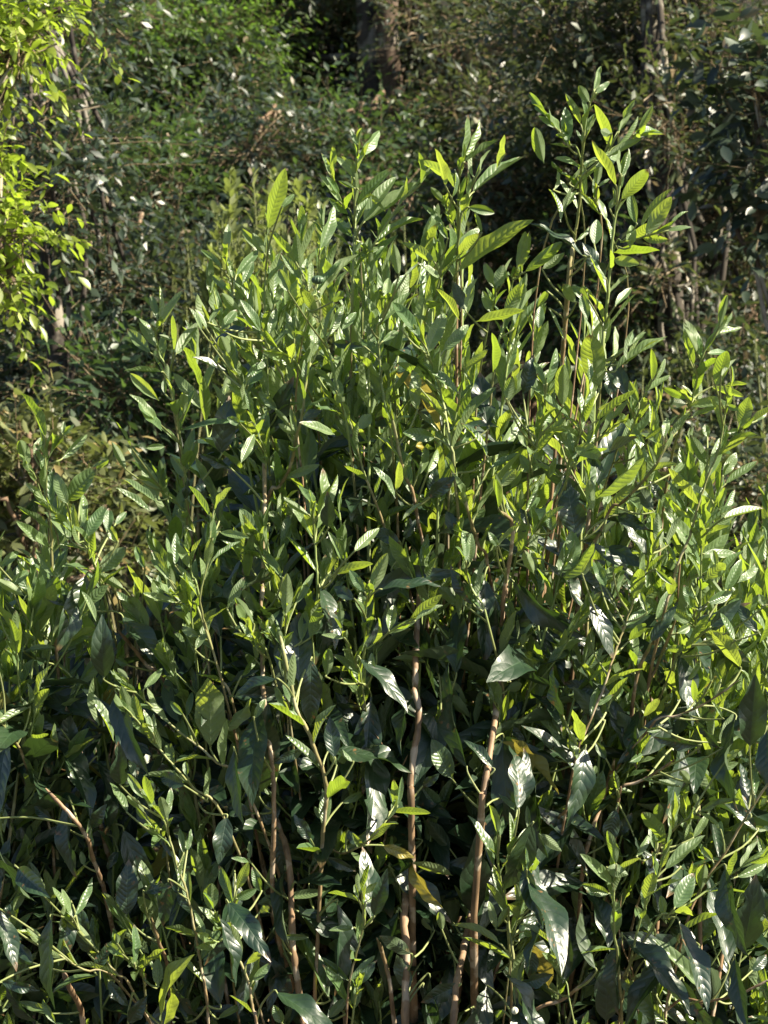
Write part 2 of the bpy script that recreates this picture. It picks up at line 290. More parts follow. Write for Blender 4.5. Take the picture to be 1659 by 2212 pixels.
# stems: crop, width, wood at tip, wood at base, distance; then tip ... base
STEMS = """
B 13 0 .1 2.52|75,1370 70,1600 65,1900 78,2111 85,2460 70,2800
A 12 0 .1 2.50|1335,1510 1370,1700 1420,1850 1590,2050
A 12 0 0 2.52|945,1930 920,2000 950,2111 1000,2260
D 18 0 .2 2.52|970,250 1030,400 1060,560 1090,800 1110,1000
D 12 0 0 2.56|830,780 960,950 1060,1040 1150,1180
B 16 0 .1 2.56|620,860 600,1100 598,1400 585,1750
B 10 0 0 2.55|460,1020 520,1200 595,1335
B 10 0 0 2.50|390,1490 385,1620 370,1740 330,1850
B 14 0 .0 2.50|310,1640 330,1760 400,1930 450,2111 510,2360 560,2580
E 18 .2 1 2.52|560,520 600,640 650,840 720,1010 780,1180 870,1370
B 15 0 .1 2.58|970,1100 860,1220 700,1470 670,1560 650,1800 640,1980
B 16 0 .1 2.54|1235,960 1215,1100 1215,1240
B 18 0 .3 2.55|1310,1060 1240,1240 1215,1400 1200,1640 1185,1700
B 10 0 0 2.55|1140,1200 1160,1290 1195,1390
B 13 0 .1 2.57|1110,1440 1105,1640 1060,1800 1020,1900
B 12 0 0 2.53|1440,1710 1420,1850 1380,1990
B 14 0 0 2.50|1540,1620 1530,1700 1480,1950 1440,2100
B 16 0 .2 2.50|800,1780 735,1950 745,2111 755,2260 780,2400 815,2600
E 20 .3 1 2.50|815,500 850,660 900,870 960,1050
E 17 0 .3 2.48|985,0 1090,300 1120,420 1165,650 1190,850
E 20 .4 1 2.48|1190,850 1250,1000 1290,1140 1340,1290 1390,1400
E 14 0 0 2.50|40,0 150,120 290,280
E 14 0 0 2.50|1250,150 1230,350 1190,560 1180,700
C 18 0 .4 2.50|650,470 620,570 580,690 565,850 550,1000 545,1150 525,1350 510,1430
C 24 .5 1 2.50|510,1430 485,1560 470,1700 455,1900 440,2111 430,2300
C 22 0 .1 2.46|790,1040 765,1200 745,1350 730,1500 720,1620 705,1800 690,1940 670,2150
C 10 0 0 2.46|345,690 420,780 475,860 550,950
C 10 0 0 2.46|890,780 840,830 720,890 680,960 560,1040
C 9 0 0 2.52|640,1150 650,1260 720,1370
C 9 0 0 2.52|415,1000 525,1110 545,1170
C 9 0 0 2.48|1010,1370 920,1410 800,1430 740,1500
F 16 0 .2 2.46|1370,0 1280,130 1230,330 1190,460 1150,540
F 18 .3 1 2.46|1150,540 1060,680 980,820 870,950 790,1030 700,1120
F 10 0 .4 2.50|960,310 930,390 890,490 850,590 820,650 740,790
F 18 0 .8 2.46|1430,350 1400,520 1370,700 1310,850 1260,1000 1220,1140 1190,1240 1120,1400 1090,1540 1040,1700
F 12 0 0 2.46|1560,540 1500,590 1390,700 1300,800
F 14 0 0 2.50|1390,900 1340,1050 1290,1150 1250,1300 1200,1450
F 14 0 0 2.44|600,300 575,420 540,600 500,740 470,840
F 12 0 0 2.45|790,540 660,640 580,720 520,800 480,850
F 14 0 0 2.46|415,950 330,1100 200,1310 160,1380
F 11 0 0 2.47|350,370 310,600 250,800
F 15 .2 1 2.44|1000,1260 950,1390 900,1500 850,1640 800,1790 740,1950 690,2111 590,2350 510,2580
F 24 .8 1 2.45|60,1070 140,1150 130,1350 90,1600
F 40 1 1 2.45|110,1480 80,1700 60,1900 55,2111 40,2300 10,2500 -30,2750 -40,2850
F 22 .7 1 2.50|975,1850 900,2000 860,2200
F 20 .7 1 2.52|1120,1700 1000,2000 940,2150
F 9 0 0 2.46|1215,1650 1235,1830
F 10 0 .2 2.48|1330,1740 1200,1870 1090,2010
D 20 0 .9 2.50|260,640 270,800 275,970 300,1150 310,1400 325,1700 340,1990
D 9 0 0 2.49|155,800 240,960
D 9 0 0 2.50|370,620 300,740 265,880
D 13 0 0 2.47|400,1020 430,1190 470,1260 540,1330
D 14 0 .1 2.46|505,1140 530,1300 580,1450 640,1670
D 12 0 0 2.48|250,1000 360,1120 480,1260 560,1400
D 12 0 0 2.50|1350,170 1430,300 1480,400 1560,480
D 10 0 0 2.50|1480,450 1540,640 1600,830
D 12 0 0 2.44|1110,1230 1140,1450 1180,1570
D 16 0 .8 2.43|1250,1160 1240,1350 1190,1560 1200,1680 1250,1850 1310,2060 1390,2240
D 14 0 .2 2.43|1040,1560 1120,1630 1190,1690
D 14 0 .1 2.42|1450,1720 1520,1850 1600,1960
D 22 1 1 2.52|700,1780 800,1900 870,1990 1000,2130
D 12 .2 .3 2.56|800,1550 800,1870
E 16 0 0 2.44|350,1060 360,1230 372,1400 380,1560
E 22 .2 1 2.52|345,150 310,280 290,480 250,640 220,800 150,930 80,1010
E 40 1 1 2.45|1000,1400 985,1560 975,1700 960,1900 960,2111 955,2150 980,2250 970,2400 950,2500 930,2700 935,2830
H 48 1 1 2.45|935,800 915,1140 905,1350 890,1500 905,1660 900,1900 900,2200
E 28 .8 1 2.45|60,600 65,1100 50,1500 45,1800 60,2200 110,2600 120,2850
H 40 1 1 2.45|120,750 130,900 190,1050 215,1250 230,1600 250,1800 290,2050 300,2200
H 40 1 1 2.45|1380,880 1330,1200 1290,1450 1250,1650 1200,1900 1180,2200
E 14 0 0 2.43|700,1540 665,1650 655,1900
E 12 0 0 2.43|930,1720 800,1800 680,1890 650,1930
E 11 0 0 2.42|520,1780 560,1880 600,1970 640,2100
E 13 0 0 2.41|60,1760 130,1870 150,1900 180,2000
E 11 0 0 2.41|190,1690 185,1800 175,1900 185,2000
E 24 .4 1 2.42|150,1800 180,1930 215,2080 250,2250 320,2380 370,2510 420,2650 430,2780 410,2980 400,3180 390,3380 380,3580 370,3780 360,4000
E 14 0 .1 2.44|1240,1370 1300,1550 1390,1740
G 16 0 .8 2.42|720,60 860,190 950,270 1070,380 1190,470 1290,560 1450,690
G 16 0 .5 2.40|730,220 830,330 950,480 1060,610 1150,710 1320,870
G 17 0 .9 2.38|880,780 950,870 985,930 1010,1030 1060,1190 1110,1330 1140,1480 1170,1630 1200,1800 1230,2000
G 12 0 .2 2.38|860,890 920,960 980,1010
G 26 1 1 2.46|270,710 400,850 510,990 550,1120 600,1260 625,1350
G 14 0 .8 2.38|400,1460 490,1580 600,1700 700,1820 790,1920
G 14 0 .8 2.37|200,1600 350,1700 500,1790 700,1860
G 13 0 0 2.36|1265,1420 1300,1500 1360,1610
G 19 0 1 2.37|1400,1380 1365,1490 1370,1640 1430,1750 1480,1880 1500,2020 1530,2150
G 12 0 0 2.37|1230,1600 1300,1625 1370,1630
G 16 .2 .8 2.45|-40,250 40,370 150,560
G 28 1 1 2.54|480,480 520,680 610,980
G 22 .8 1 2.44|900,1480 950,1650 1000,1790
G 34 1 1 2.44|370,1790 410,1890 470,2000 500,2150
G 12 0 .2 2.37|700,1700 790,1760 850,1840
H 18 0 .7 2.38|1440,1050 1470,1300 1510,1500 1540,1700 1560,1950 1570,2150
H 15 0 .1 2.38|1550,950 1500,1200 1490,1400 1510,1550
H 10 0 0 2.37|1640,1200 1590,1400 1540,1600
H 13 .1 1 2.38|640,1330 660,1480 620,1650 570,1850 550,2050
H 26 .8 1 2.44|730,1600 780,1750 820,1980
H 13 .1 .9 2.42|820,830 760,940 640,1050 520,1100 410,1110
H 10 1 1 2.42|870,880 790,940
H 10 1 1 2.52|720,390 790,490 860,590
H 9 1 1 2.52|915,510 870,600 810,690
H 9 1 1 2.50|1190,150 1060,320 960,470
H 14 0 .2 2.42|620,1850 600,1980 580,2150
I 17 0 .2 2.36|745,1180 745,1400 750,1600 770,1750
I 13 0 0 2.36|1060,1060 1010,1220 960,1340 930,1430 880,1580
I 14 0 .1 2.38|1659,1100 1500,1180 1300,1320 1100,1450 980,1530
I 13 .1 .6 2.42|1400,780 1200,880 1100,960 1000,1100
I 15 .6 1 2.40|1700,640 1600,770 1500,930 1400,1100 1250,1330 1150,1620
I 17 1 1 2.46|1110,540 990,620 880,680 800,700 770,800
I 16 1 1 2.40|1700,1830 1500,1930 1300,1980 1080,2010
I 13 .9 1 2.44|1500,60 1300,200 1130,280 950,360
I 22 .9 1 2.40|600,1850 430,1970 230,2090
I 9 0 0 2.37|390,1700 430,1830 480,1950
I 16 .9 1 2.48|560,720 450,850 400,950
I 26 1 1 2.52|750,540 700,700 590,1050 560,1200
I 9 .9 1 2.42|790,1350 780,1600 870,1880
I 13 .9 1 2.42|1180,1500 1100,1700 1050,2080
"""
# leaves: x0 y0 (base) x1 y1 (tip) apparent width, look: t light shining through, g pale sheen, n plain young, d dark mature, m mature with sheen, y yellowed
LEAVES = dict(
A="""1333 1505 1350 1330 45 g;1570 1510 1440 1360 70 g;1320 1600 1190 1480 45 n;1360 1730 1260 1630 50 t;1400 1640 1520 1480 70 n;1440 1690 1500 1550 60 g;
1380 1650 1340 1530 20 g;960 1930 1100 1730 55 t;935 1900 885 1745 45 g;948 1930 943 1700 35 n;900 2100 740 1940 80 t;930 2060 830 1920 60 g;
1030 2090 1040 1890 35 t;1040 2110 1190 1900 70 n;1030 2020 950 1990 30 n;1200 1970 1120 1830 35 g;1230 1960 1160 1840 25 g;1310 1960 1400 1840 60 n;
1240 1920 1310 1820 35 n;1470 1860 1420 1780 60 g;1550 1970 1430 1790 50 g;1360 2130 1320 2010 85 t;1240 2080 1500 1970 50 d""",
B="""75 1370 195 1045 112 t;160 1240 235 1150 50 g;65 1510 -5 1390 62 g;390 1490 465 1210 80 n;250 1560 105 1385 50 t;445 1030 395 900 35 g;455 1030 470 890 45 t;
520 1210 380 1035 55 g;595 1060 480 930 45 g;620 930 740 750 62 n;615 860 575 770 30 g;620 850 600 790 20 g;590 1410 480 1290 75 t;605 1230 820 1010 80 n;
645 1320 840 1050 90 n;640 1330 965 1070 60 g;600 1120 505 1085 30 t;610 1120 775 1260 40 t;720 1450 1010 1295 50 n;600 1530 740 1470 50 n;
990 1095 975 930 28 t;985 1100 1050 990 22 g;1200 1120 975 930 60 t;1140 1110 1070 915 50 t;1175 1180 1188 1010 28 g;1230 970 1270 690 32 g;1245 940 1340 700 42 g;
1305 1060 1310 870 38 g;1340 1010 1410 885 22 g;1240 970 1460 830 28 n;1440 1000 1480 830 42 t;1290 1150 1610 905 62 n;1135 1210 1050 1130 40 t;
1270 1230 1425 1260 72 n;1130 1350 1000 1215 42 g;1150 1420 1100 1330 50 t;1200 1620 1640 1340 105 n;1075 1560 880 1430 62 t;1110 1660 970 1570 42 n;
1100 1510 1070 1410 42 g;1120 1600 1190 1470 62 n;1190 1480 1340 1350 62 n;1350 1390 1310 1270 32 t;1430 1715 1370 1560 62 g;1440 1710 1480 1575 75 n;
1560 1590 1600 1400 66 t;1590 1620 1570 1530 40 t;1480 1680 1540 1530 22 g;860 1640 830 1460 70 t;800 1750 895 1630 55 g;780 1790 800 1640 62 g;
730 1930 920 1730 70 n;990 2020 830 1790 82 g;1220 1900 1080 1740 42 t;1260 1850 1180 1670 75 m;1260 1860 1340 1640 36 n;1410 1860 1360 1730 62 t;
1320 1910 1590 1855 62 t;1020 2110 1130 1860 92 n;1120 2090 1270 1930 72 g;1140 2090 1170 1990 50 t;290 1670 160 1500 62 g;290 1650 310 1530 42 n;
210 1740 150 1600 82 n;460 1795 535 1740 62 t;350 1870 310 1750 52 g;385 1780 620 1510 52 n;120 1820 180 1620 42 g;90 1990 130 1830 62 n;520 1960 605 1850 62 n;
440 2000 530 1800 52 n;380 2080 350 1950 66 g;660 2060 470 2030 72 d;735 2100 640 2010 62 t;760 2030 860 1955 52 g;240 2020 190 1920 52 n;590 1500 640 1430 30 g;
700 1520 770 1460 30 g;900 1640 980 1560 26 g;700 1960 700 1860 40 t;880 1960 960 1860 40 n""",
C="""625 540 655 400 45 g;635 555 722 480 40 n;600 610 535 525 60 t;345 690 250 525 62 t;400 760 300 690 40 g;550 745 455 575 45 t;470 860 470 615 85 n;
410 750 345 695 40 g;555 840 520 770 18 g;585 790 640 700 26 n;720 890 610 670 50 t;730 800 665 780 60 n;765 785 860 610 62 t;770 790 868 670 24 g;
895 780 970 635 60 t;860 800 1030 765 40 n;330 970 265 790 95 t;550 990 650 930 30 g;480 1090 640 960 30 n;760 1110 605 865 50 t;785 1040 785 870 28 g;
790 1050 835 880 38 g;800 1050 855 930 34 g;785 1190 920 1040 105 t;640 1110 660 950 58 t;630 1180 630 1050 36 g;650 1110 720 1060 24 g;575 1180 520 1000 55 t;
430 1320 360 1120 34 n;390 1130 410 1000 28 n;450 1240 530 1120 40 n;440 1280 490 1120 30 g;700 1310 650 1170 40 g;720 1240 745 1180 40 g;880 1335 850 1120 66 t;
930 1400 1070 1190 95 t;900 1360 1080 1140 40 n;1060 1370 1205 1350 36 g;1080 1350 1200 1250 20 n;630 1460 650 1300 80 n;840 1470 850 1340 105 n;520 1430 600 1340 30 g;
740 1500 990 1505 50 n;740 1540 880 1580 75 t;700 1660 560 1450 100 d;580 1530 240 1340 50 d;600 1520 690 1740 40 n;210 1620 415 1465 100 t;320 1600 450 1500 60 g;
165 1600 230 1400 62 t;350 1730 300 1820 62 t;600 1790 500 1700 75 t;750 1820 860 1700 52 n;520 1800 440 1700 70 n;360 1830 440 2010 25 n;300 1950 310 1820 60 n;
140 1960 310 1690 40 g;740 2110 750 1940 36 g;830 2060 865 1960 30 g;850 2050 940 1970 28 g;810 2160 1060 2010 40 n;690 2050 720 1870 66 n;620 2111 600 1790 60 n;
1370 1940 1400 1770 62 t;1350 1980 1515 1940 40 n;1270 2111 1165 1900 95 t;1200 2150 1150 1980 40 t;1300 2100 1440 2090 40 n;590 1900 560 1740 70 n""",
D="""270 640 155 395 70 t;165 820 140 665 95 t;200 740 240 640 50 g;370 620 380 540 30 g;370 630 440 560 30 n;360 770 495 620 62 n;400 1020 575 820 150 t;
400 1040 325 850 75 g;530 830 650 775 50 t;235 970 100 1130 62 d;380 1150 260 1010 45 t;480 1180 470 980 55 n;500 1240 625 1040 80 n;640 1200 640 1060 70 n;
680 1160 740 1080 40 g;700 1260 630 1150 80 t;430 1260 240 1090 60 n;580 1440 745 1290 100 n;300 1290 130 1140 62 g;330 1470 215 1320 62 n;490 1650 340 1500 100 t;
460 1650 250 1570 62 m;0 1410 90 1320 60 n;60 1520 160 1430 70 n;145 1580 0 1480 70 n;390 1820 520 1600 60 d;620 2080 620 1690 150 d;570 1730 480 1560 40 n;
750 830 670 670 62 n;780 700 695 550 22 n;850 820 780 690 45 g;940 1010 850 800 95 n;930 1020 720 880 50 n;900 1080 700 940 50 g;970 250 760 250 10 n;
945 420 765 255 90 t;940 550 775 390 52 g;960 600 810 420 60 n;1090 500 1095 380 75 t;980 380 970 300 40 n;860 700 970 690 55 n;1120 890 1000 740 60 t;
1110 830 1180 660 62 n;1310 750 1360 400 170 d;1370 820 1180 730 62 d;1500 550 1100 600 30 n;1250 1110 1110 930 50 t;1270 1070 1385 940 40 t;1150 1200 1060 1060 75 n;
1040 1400 1040 1210 55 g;980 1440 900 1310 75 n;990 1460 970 1240 22 g;1010 1490 890 1370 50 n;1240 1370 1310 1170 35 n;1260 1370 1420 1260 36 n;1140 1500 1050 1400 36 g;
1050 1620 860 1560 52 n;1060 1800 1030 1580 95 d;1310 1830 1260 1600 100 m;1350 1660 1450 1470 62 n;1180 1820 1080 1770 55 t;1540 1290 1440 1120 62 n;1590 1250 1560 1170 62 n;
1300 1200 1480 1230 50 n;1600 1150 1380 1190 30 d;870 1990 970 1830 110 d;1100 1010 1120 880 50 d;1200 1040 1190 880 110 d;1520 1960 1480 1700 70 t;1510 1750 1410 1590 70 t;
1530 1900 1420 1740 45 g;1430 560 1350 520 60 g;1430 2060 1530 1930 40 n;1300 1140 1320 980 50 d;1550 1800 1600 1730 70 t;1470 330 1560 190 105 g;1650 480 1540 370 60 g;
1430 790 1500 620 62 n;1640 900 1560 800 120 d;740 1540 590 1440 62 n;860 1420 800 1290 60 n;140 1910 320 1890 40 n;760 1990 690 1950 60 n;1160 1900 1240 1720 60 n""",
E="""120 470 25 370 66 g;60 650 240 290 150 d;190 560 400 480 100 d;210 560 130 470 40 n;480 620 280 560 62 n;330 1100 185 1010 52 g;350 1240 180 1000 62 g;370 1200 400 830 55 g;
380 1110 490 860 60 n;340 1020 265 925 40 g;160 1110 160 970 32 g;570 1000 640 1170 150 d;440 1180 440 960 95 d;525 1380 440 1200 50 g;590 1320 740 1180 66 g;
480 1450 700 1390 62 t;690 1560 790 1330 90 t;660 1560 570 1430 60 n;190 1700 200 1450 85 t;245 1630 350 1450 62 g;170 1480 50 1310 62 g;370 1680 480 1400 115 m;
280 1850 300 1680 75 g;330 1830 400 1650 80 t;380 1780 450 1640 25 g;650 1660 635 1560 60 g;520 1760 510 1610 45 t;800 1790 830 1640 85 g;930 1720 1110 1570 70 t;
950 1730 1120 1640 40 g;130 1840 90 1720 66 t;60 1940 0 1750 60 t;430 2060 450 1890 90 t;540 1830 405 1810 32 g;700 2060 700 1920 50 g;820 1950 1010 1970 55 t;
1260 1640 1100 1530 110 n;1260 1380 1240 1200 50 g;1280 1390 1290 1210 60 n;1320 1580 1330 1430 85 g;1420 1860 1430 1600 150 d;1440 1850 1659 1590 110 d;
1100 2060 1000 1700 80 d;1390 590 1350 250 190 m;1500 420 1530 280 66 t;1240 560 1090 430 60 n;1220 380 1010 200 60 g;1250 230 1380 125 60 t;1420 250 1400 40 45 t;
990 350 940 240 60 g;970 480 940 290 75 g;1030 300 850 190 45 t;760 240 800 200 50 t;530 460 420 280 40 n;480 350 350 210 50 g;1220 560 1440 340 60 n;
1390 760 1230 560 40 n;1210 700 1300 580 60 n;1030 1000 1190 870 120 d;1080 640 890 610 90 n;970 870 1020 700 62 g;1030 850 1090 710 50 n;840 960 860 790 50 n;
840 1000 710 820 40 g;880 1130 1000 1030 36 n;1200 1220 1150 1080 110 m;1060 980 1070 800 110 m;1310 1110 1600 720 36 n;1470 930 1550 830 75 t;1580 1140 1500 1000 50 g;
1460 1010 1430 860 60 t;1440 1290 1580 1160 40 t;400 2050 600 2010 40 t;270 2111 260 1700 170 m;640 930 640 1100 30 n;1200 2060 1250 1650 120 d;600 1600 480 1530 90 d;
740 1540 1100 1530 50 d;1310 1640 1180 1400 70 d;680 1780 700 1560 70 d;870 1260 700 1180 100 d;1600 390 1659 150 120 d;620 590 690 500 75 g;520 440 490 380 60 t;
890 1240 960 1130 90 d;240 620 150 560 40 n;150 900 110 780 40 n;70 800 0 700 40 n;620 2090 560 1960 40 n""",
F="""660 350 580 60 155 t;440 460 430 230 100 t;360 380 430 270 70 t;330 330 275 190 45 g;345 330 400 110 52 n;120 430 150 280 66 t;490 540 270 330 40 n;600 330 590 170 36 g;
700 180 680 0 30 g;750 180 755 0 34 g;820 180 870 0 32 g;830 170 930 0 28 g;740 250 1060 50 45 n;820 400 740 160 110 m;700 240 745 420 100 m;970 300 955 125 40 t;
990 300 1050 170 34 g;930 370 1090 265 34 n;895 440 850 295 52 t;1240 140 1160 0 90 t;1220 210 1150 30 38 t;1350 340 1390 145 92 t;1380 280 1480 170 34 g;1240 440 1260 290 95 n;
1180 410 1045 340 40 t;1180 440 1065 425 60 m;1320 340 1490 400 52 t;1400 330 1525 325 30 t;1200 520 1410 465 42 t;1500 580 1530 410 92 t;1500 600 1420 610 90 g;1590 540 1659 470 50 n;
1420 450 1480 480 40 t;640 540 860 370 50 n;660 630 830 430 45 g;560 600 530 350 45 g;600 680 660 470 30 n;520 800 480 600 50 n;460 780 240 580 45 t;420 590 500 600 50 t;
320 620 460 590 40 t;650 470 780 440 40 t;930 680 870 580 36 t;960 600 965 480 36 t;1040 640 1070 520 50 g;1080 640 1090 580 50 t;790 750 785 640 40 t;990 800 940 680 36 t;
930 650 1020 580 30 t;640 1000 890 770 75 t;680 1130 840 920 75 t;620 1080 590 890 60 t;580 700 680 850 70 d;530 1260 460 850 180 m;580 1100 600 700 50 n;
500 1420 500 1200 110 n;560 1250 880 1490 62 m;700 1280 920 1400 100 d;320 1360 580 1700 70 m;480 1420 750 1640 90 m;600 1600 730 1950 105 m;600 1750 800 1700 60 d;
980 1080 870 900 90 m;1030 1010 960 900 70 m;950 1350 800 1160 60 m;1020 1290 1010 1090 66 g;1060 1280 1150 1110 45 g;1240 1280 1050 1000 52 t;1200 1120 1110 1020 40 t;
1320 1000 1160 900 42 g;1310 810 1190 630 70 t;1390 870 1480 730 66 g;1400 920 1600 780 42 n;1370 1070 1390 940 58 t;1390 1090 1470 950 42 g;1390 1120 1659 1060 50 n;
1300 1180 1450 1110 50 n;1270 1330 1480 1330 50 n;1180 1490 1300 1360 90 t;1290 1480 1390 1390 90 t;1350 1400 1340 1310 90 g;1360 1480 1540 1320 45 n;1400 1560 1510 1370 75 n;
1480 1500 1615 1420 50 g;1420 1600 1310 1470 50 g;1300 1620 1450 1560 75 n;1310 1770 1500 1600 110 d;1500 1900 1300 1800 100 n;990 1720 1110 1540 90 n;960 1860 1120 1640 80 d;
1220 1660 1170 1520 60 n;1235 1660 1300 1640 80 m;1330 1760 1350 1690 50 t;1200 1740 1090 1660 80 n;1120 1800 1200 1760 70 n;1500 2010 1300 1790 80 t;1600 1800 1490 1630 80 m;
1610 1860 1659 1640 50 t;1460 1850 1400 1690 45 g;1480 1880 1570 1730 45 g;830 1850 920 1740 80 t;860 1980 880 1790 75 n;990 1420 1090 1510 45 t;940 1680 900 1540 50 n;
0 1940 330 1600 150 d;250 1760 450 1880 70 m;230 1780 430 2100 75 m;350 1700 620 1950 90 m;200 1880 220 1800 62 t;270 1450 210 1310 75 t;390 1650 340 1560 55 t;
560 1460 600 1360 50 t;700 1540 640 1370 70 n;660 1500 760 1410 70 n;740 1440 800 1400 50 t;260 1170 190 1060 80 m;130 940 190 840 70 t;60 1060 40 890 45 t;
190 1060 190 950 50 t;180 1150 110 1010 50 g;220 1080 300 920 36 n;420 870 270 790 40 t;260 860 190 740 60 g;230 700 190 590 66 g;360 880 400 760 50 n;0 830 190 730 40 n;
60 1290 0 1200 45 g;380 1200 360 1060 70 n;1230 420 1150 330 20 n;1640 1640 1610 1570 60 n;1260 1980 1190 2080 40 t;1050 1900 1150 1880 50 n;1380 2080 1340 2000 36 t;
930 1500 870 1420 36 n;1090 850 1170 790 50 g;760 1100 930 1180 100 d;1300 640 1290 560 50 n""",
G="""770 270 730 100 66 t;780 270 680 100 26 g;850 130 950 10 66 n;760 60 700 0 36 g;1090 280 1010 200 50 n;1110 290 1135 150 45 g;910 390 850 250 32 g;915 400 910 270 26 g;
1250 480 1250 60 200 y2;1320 380 1490 170 80 y2;1650 60 1400 190 60 d;1540 760 1600 200 230 d;1550 950 1659 780 150 m;1500 860 1300 810 120 d;
1350 870 1300 1150 180 d;430 590 400 230 130 d;720 700 720 420 140 d;780 640 790 480 60 n;370 370 190 260 100 d;180 230 0 320 52 n;150 280 0 420 60 n;0 740 200 1060 210 d;
100 1180 330 1320 140 d;0 1100 100 1250 60 d;900 810 880 620 60 t;870 780 750 640 70 t;860 860 770 750 60 t;990 900 960 760 62 t;985 890 1010 720 40 g;760 860 640 700 45 n;
650 970 650 870 66 t;540 950 640 800 110 d;700 1080 640 1190 90 d;750 1480 760 1150 150 d;1000 1250 960 1540 100 d;1060 1330 1000 1100 30 g;1090 1100 1060 970 45 n;1110 1090 1130 960 32 n;
1190 1320 1150 1050 85 t;1210 1320 1290 1160 75 n;1250 1440 1260 1270 115 t;1385 1400 1290 1200 66 t;1405 1320 1480 1140 62 t;1480 1140 1480 1030 40 g;1480 1150 1380 1115 30 g;
1550 1330 1500 1180 62 t;1570 1330 1610 1150 46 g;1400 1370 1520 1310 75 n;1530 1400 1659 1340 62 t;1540 1450 1600 1410 60 t;1550 1640 1520 1520 90 t;1480 1480 1420 1470 40 n;
1370 1630 1075 1570 45 g;1220 1600 1150 1470 42 g;1460 1760 1570 1650 60 n;1500 1860 1600 1760 60 n;1310 2020 1260 1650 150 d;1110 2100 1130 1720 100 d;
850 1780 1010 1640 50 t;950 2111 1200 1640 80 y2;970 2130 1030 1850 75 y2;530 1700 480 1400 150 d;700 1640 690 1570 60 t;800 1760 790 1530 40 g;730 1700 620 1650 60 t;380 1700 375 1610 24 g;
430 1480 300 1320 40 n;420 1470 370 1310 30 g;440 1480 525 1270 66 n;270 1640 160 1540 42 n;500 1170 480 1090 40 n;530 1120 520 900 30 n;920 1560 1010 1420 40 n;
760 2111 880 1930 150 d;230 2111 60 1860 80 d;0 1860 230 1910 75 d;320 2050 100 2000 60 n;330 2111 250 1980 60 g;560 1800 660 1620 70 d;940 1890 930 1740 70 n;930 1900 880 1730 25 g;
1290 2080 1460 2000 52 n;590 340 570 60 45 n;680 440 490 130 32 n;150 600 20 460 100 d;1100 700 940 640 100 d;1110 640 1100 560 50 n;1180 800 1300 690 60 d;
60 1000 0 1300 90 d;850 1330 1030 1280 60 d;1210 1480 1020 1270 90 d;310 900 200 820 90 d;450 800 560 640 60 d;640 1850 760 2000 90 d;200 1750 100 1650 80 d;
1659 1660 1590 2000 110 m;30 1500 60 1400 70 d;1040 1900 1180 2080 60 d""",
H="""225 280 120 110 60 t;235 290 240 220 60 n;40 230 20 760 170 d;20 960 270 690 75 m;340 1020 240 870 130 m;430 460 425 330 40 t;480 540 450 300 100 m;640 500 470 150 100 m;
760 760 500 280 120 d;1110 500 760 110 75 d;590 560 440 440 30 n;490 580 460 500 40 t;500 590 550 500 45 t;830 820 830 650 48 t;850 820 880 650 40 n;
810 850 1040 850 48 t;1000 1020 390 870 120 m;1200 900 700 820 110 d;1110 850 1000 700 110 g;1170 1080 1030 900 100 m;1430 1180 1270 890 60 g;1450 990 1390 800 60 t;
1520 1070 1520 870 42 g;1550 1060 1650 960 50 g;1460 1000 1480 880 36 n;1310 1480 1310 960 200 d;1180 660 1060 430 150 n;1270 620 1180 0 95 d;1659 620 1520 410 80 y;1560 860 1600 500 110 m;
1560 860 1430 640 90 n;1430 600 1250 440 70 m;400 900 360 820 40 t;660 1050 570 980 40 t;760 1050 950 1120 70 y;800 1170 870 1340 95 y2;1120 1420 940 1180 80 y;1180 1230 950 1130 70 t;
700 1500 640 1100 130 m;710 1480 790 1180 110 d;430 1120 600 1200 70 d;640 1330 690 1150 45 t;650 1340 735 1270 42 t;640 1390 440 1360 40 t;660 1390 760 1350 36 g;620 1370 600 1290 40 n;
150 1560 200 1420 62 t;200 1550 240 1440 40 g;380 1600 250 1410 60 g;160 1590 320 1600 50 g;450 1970 280 1590 70 n;230 1950 30 1680 180 m;570 1860 400 1730 60 n;
600 1540 450 1550 36 g;940 1700 750 1570 90 m;920 1920 850 1700 120 m;1180 1700 1060 2080 130 m;1470 1640 1180 1550 70 t;1570 1620 1659 1450 70 m;1480 1480 1580 1420 50 n;
1500 1250 1640 1170 55 t;1590 1400 1550 1270 46 t;1590 1280 1570 1200 40 t;1620 1200 1615 1070 26 g;1640 1420 1610 1330 36 n;1540 1560 1600 1300 30 g;1370 1740 1400 2000 150 m;
440 2080 550 1960 70 n;170 2111 120 2000 70 g;190 1360 420 1320 60 n;240 1270 520 1260 50 d;1230 1870 1000 1990 120 d;1300 2010 1330 2111 120 d;1070 1560 1000 1480 70 n;1120 1560 1100 1440 60 t;
860 1420 800 1900 90 d;430 1900 540 1700 90 d;1080 2111 1000 2000 40 n;1480 2030 1440 2111 60 n;610 1890 730 1740 60 d;1440 1550 1400 1400 50 n;300 480 120 560 70 d;0 300 60 190 50 n;
100 1160 150 1050 60 d;520 800 640 750 60 g;1659 1660 1640 1850 120 d;1600 1560 1659 1580 60 n;300 860 180 780 80 d;1000 700 1100 620 60 d;560 960 620 1060 70 d;330 1180 480 1060 50 n""",
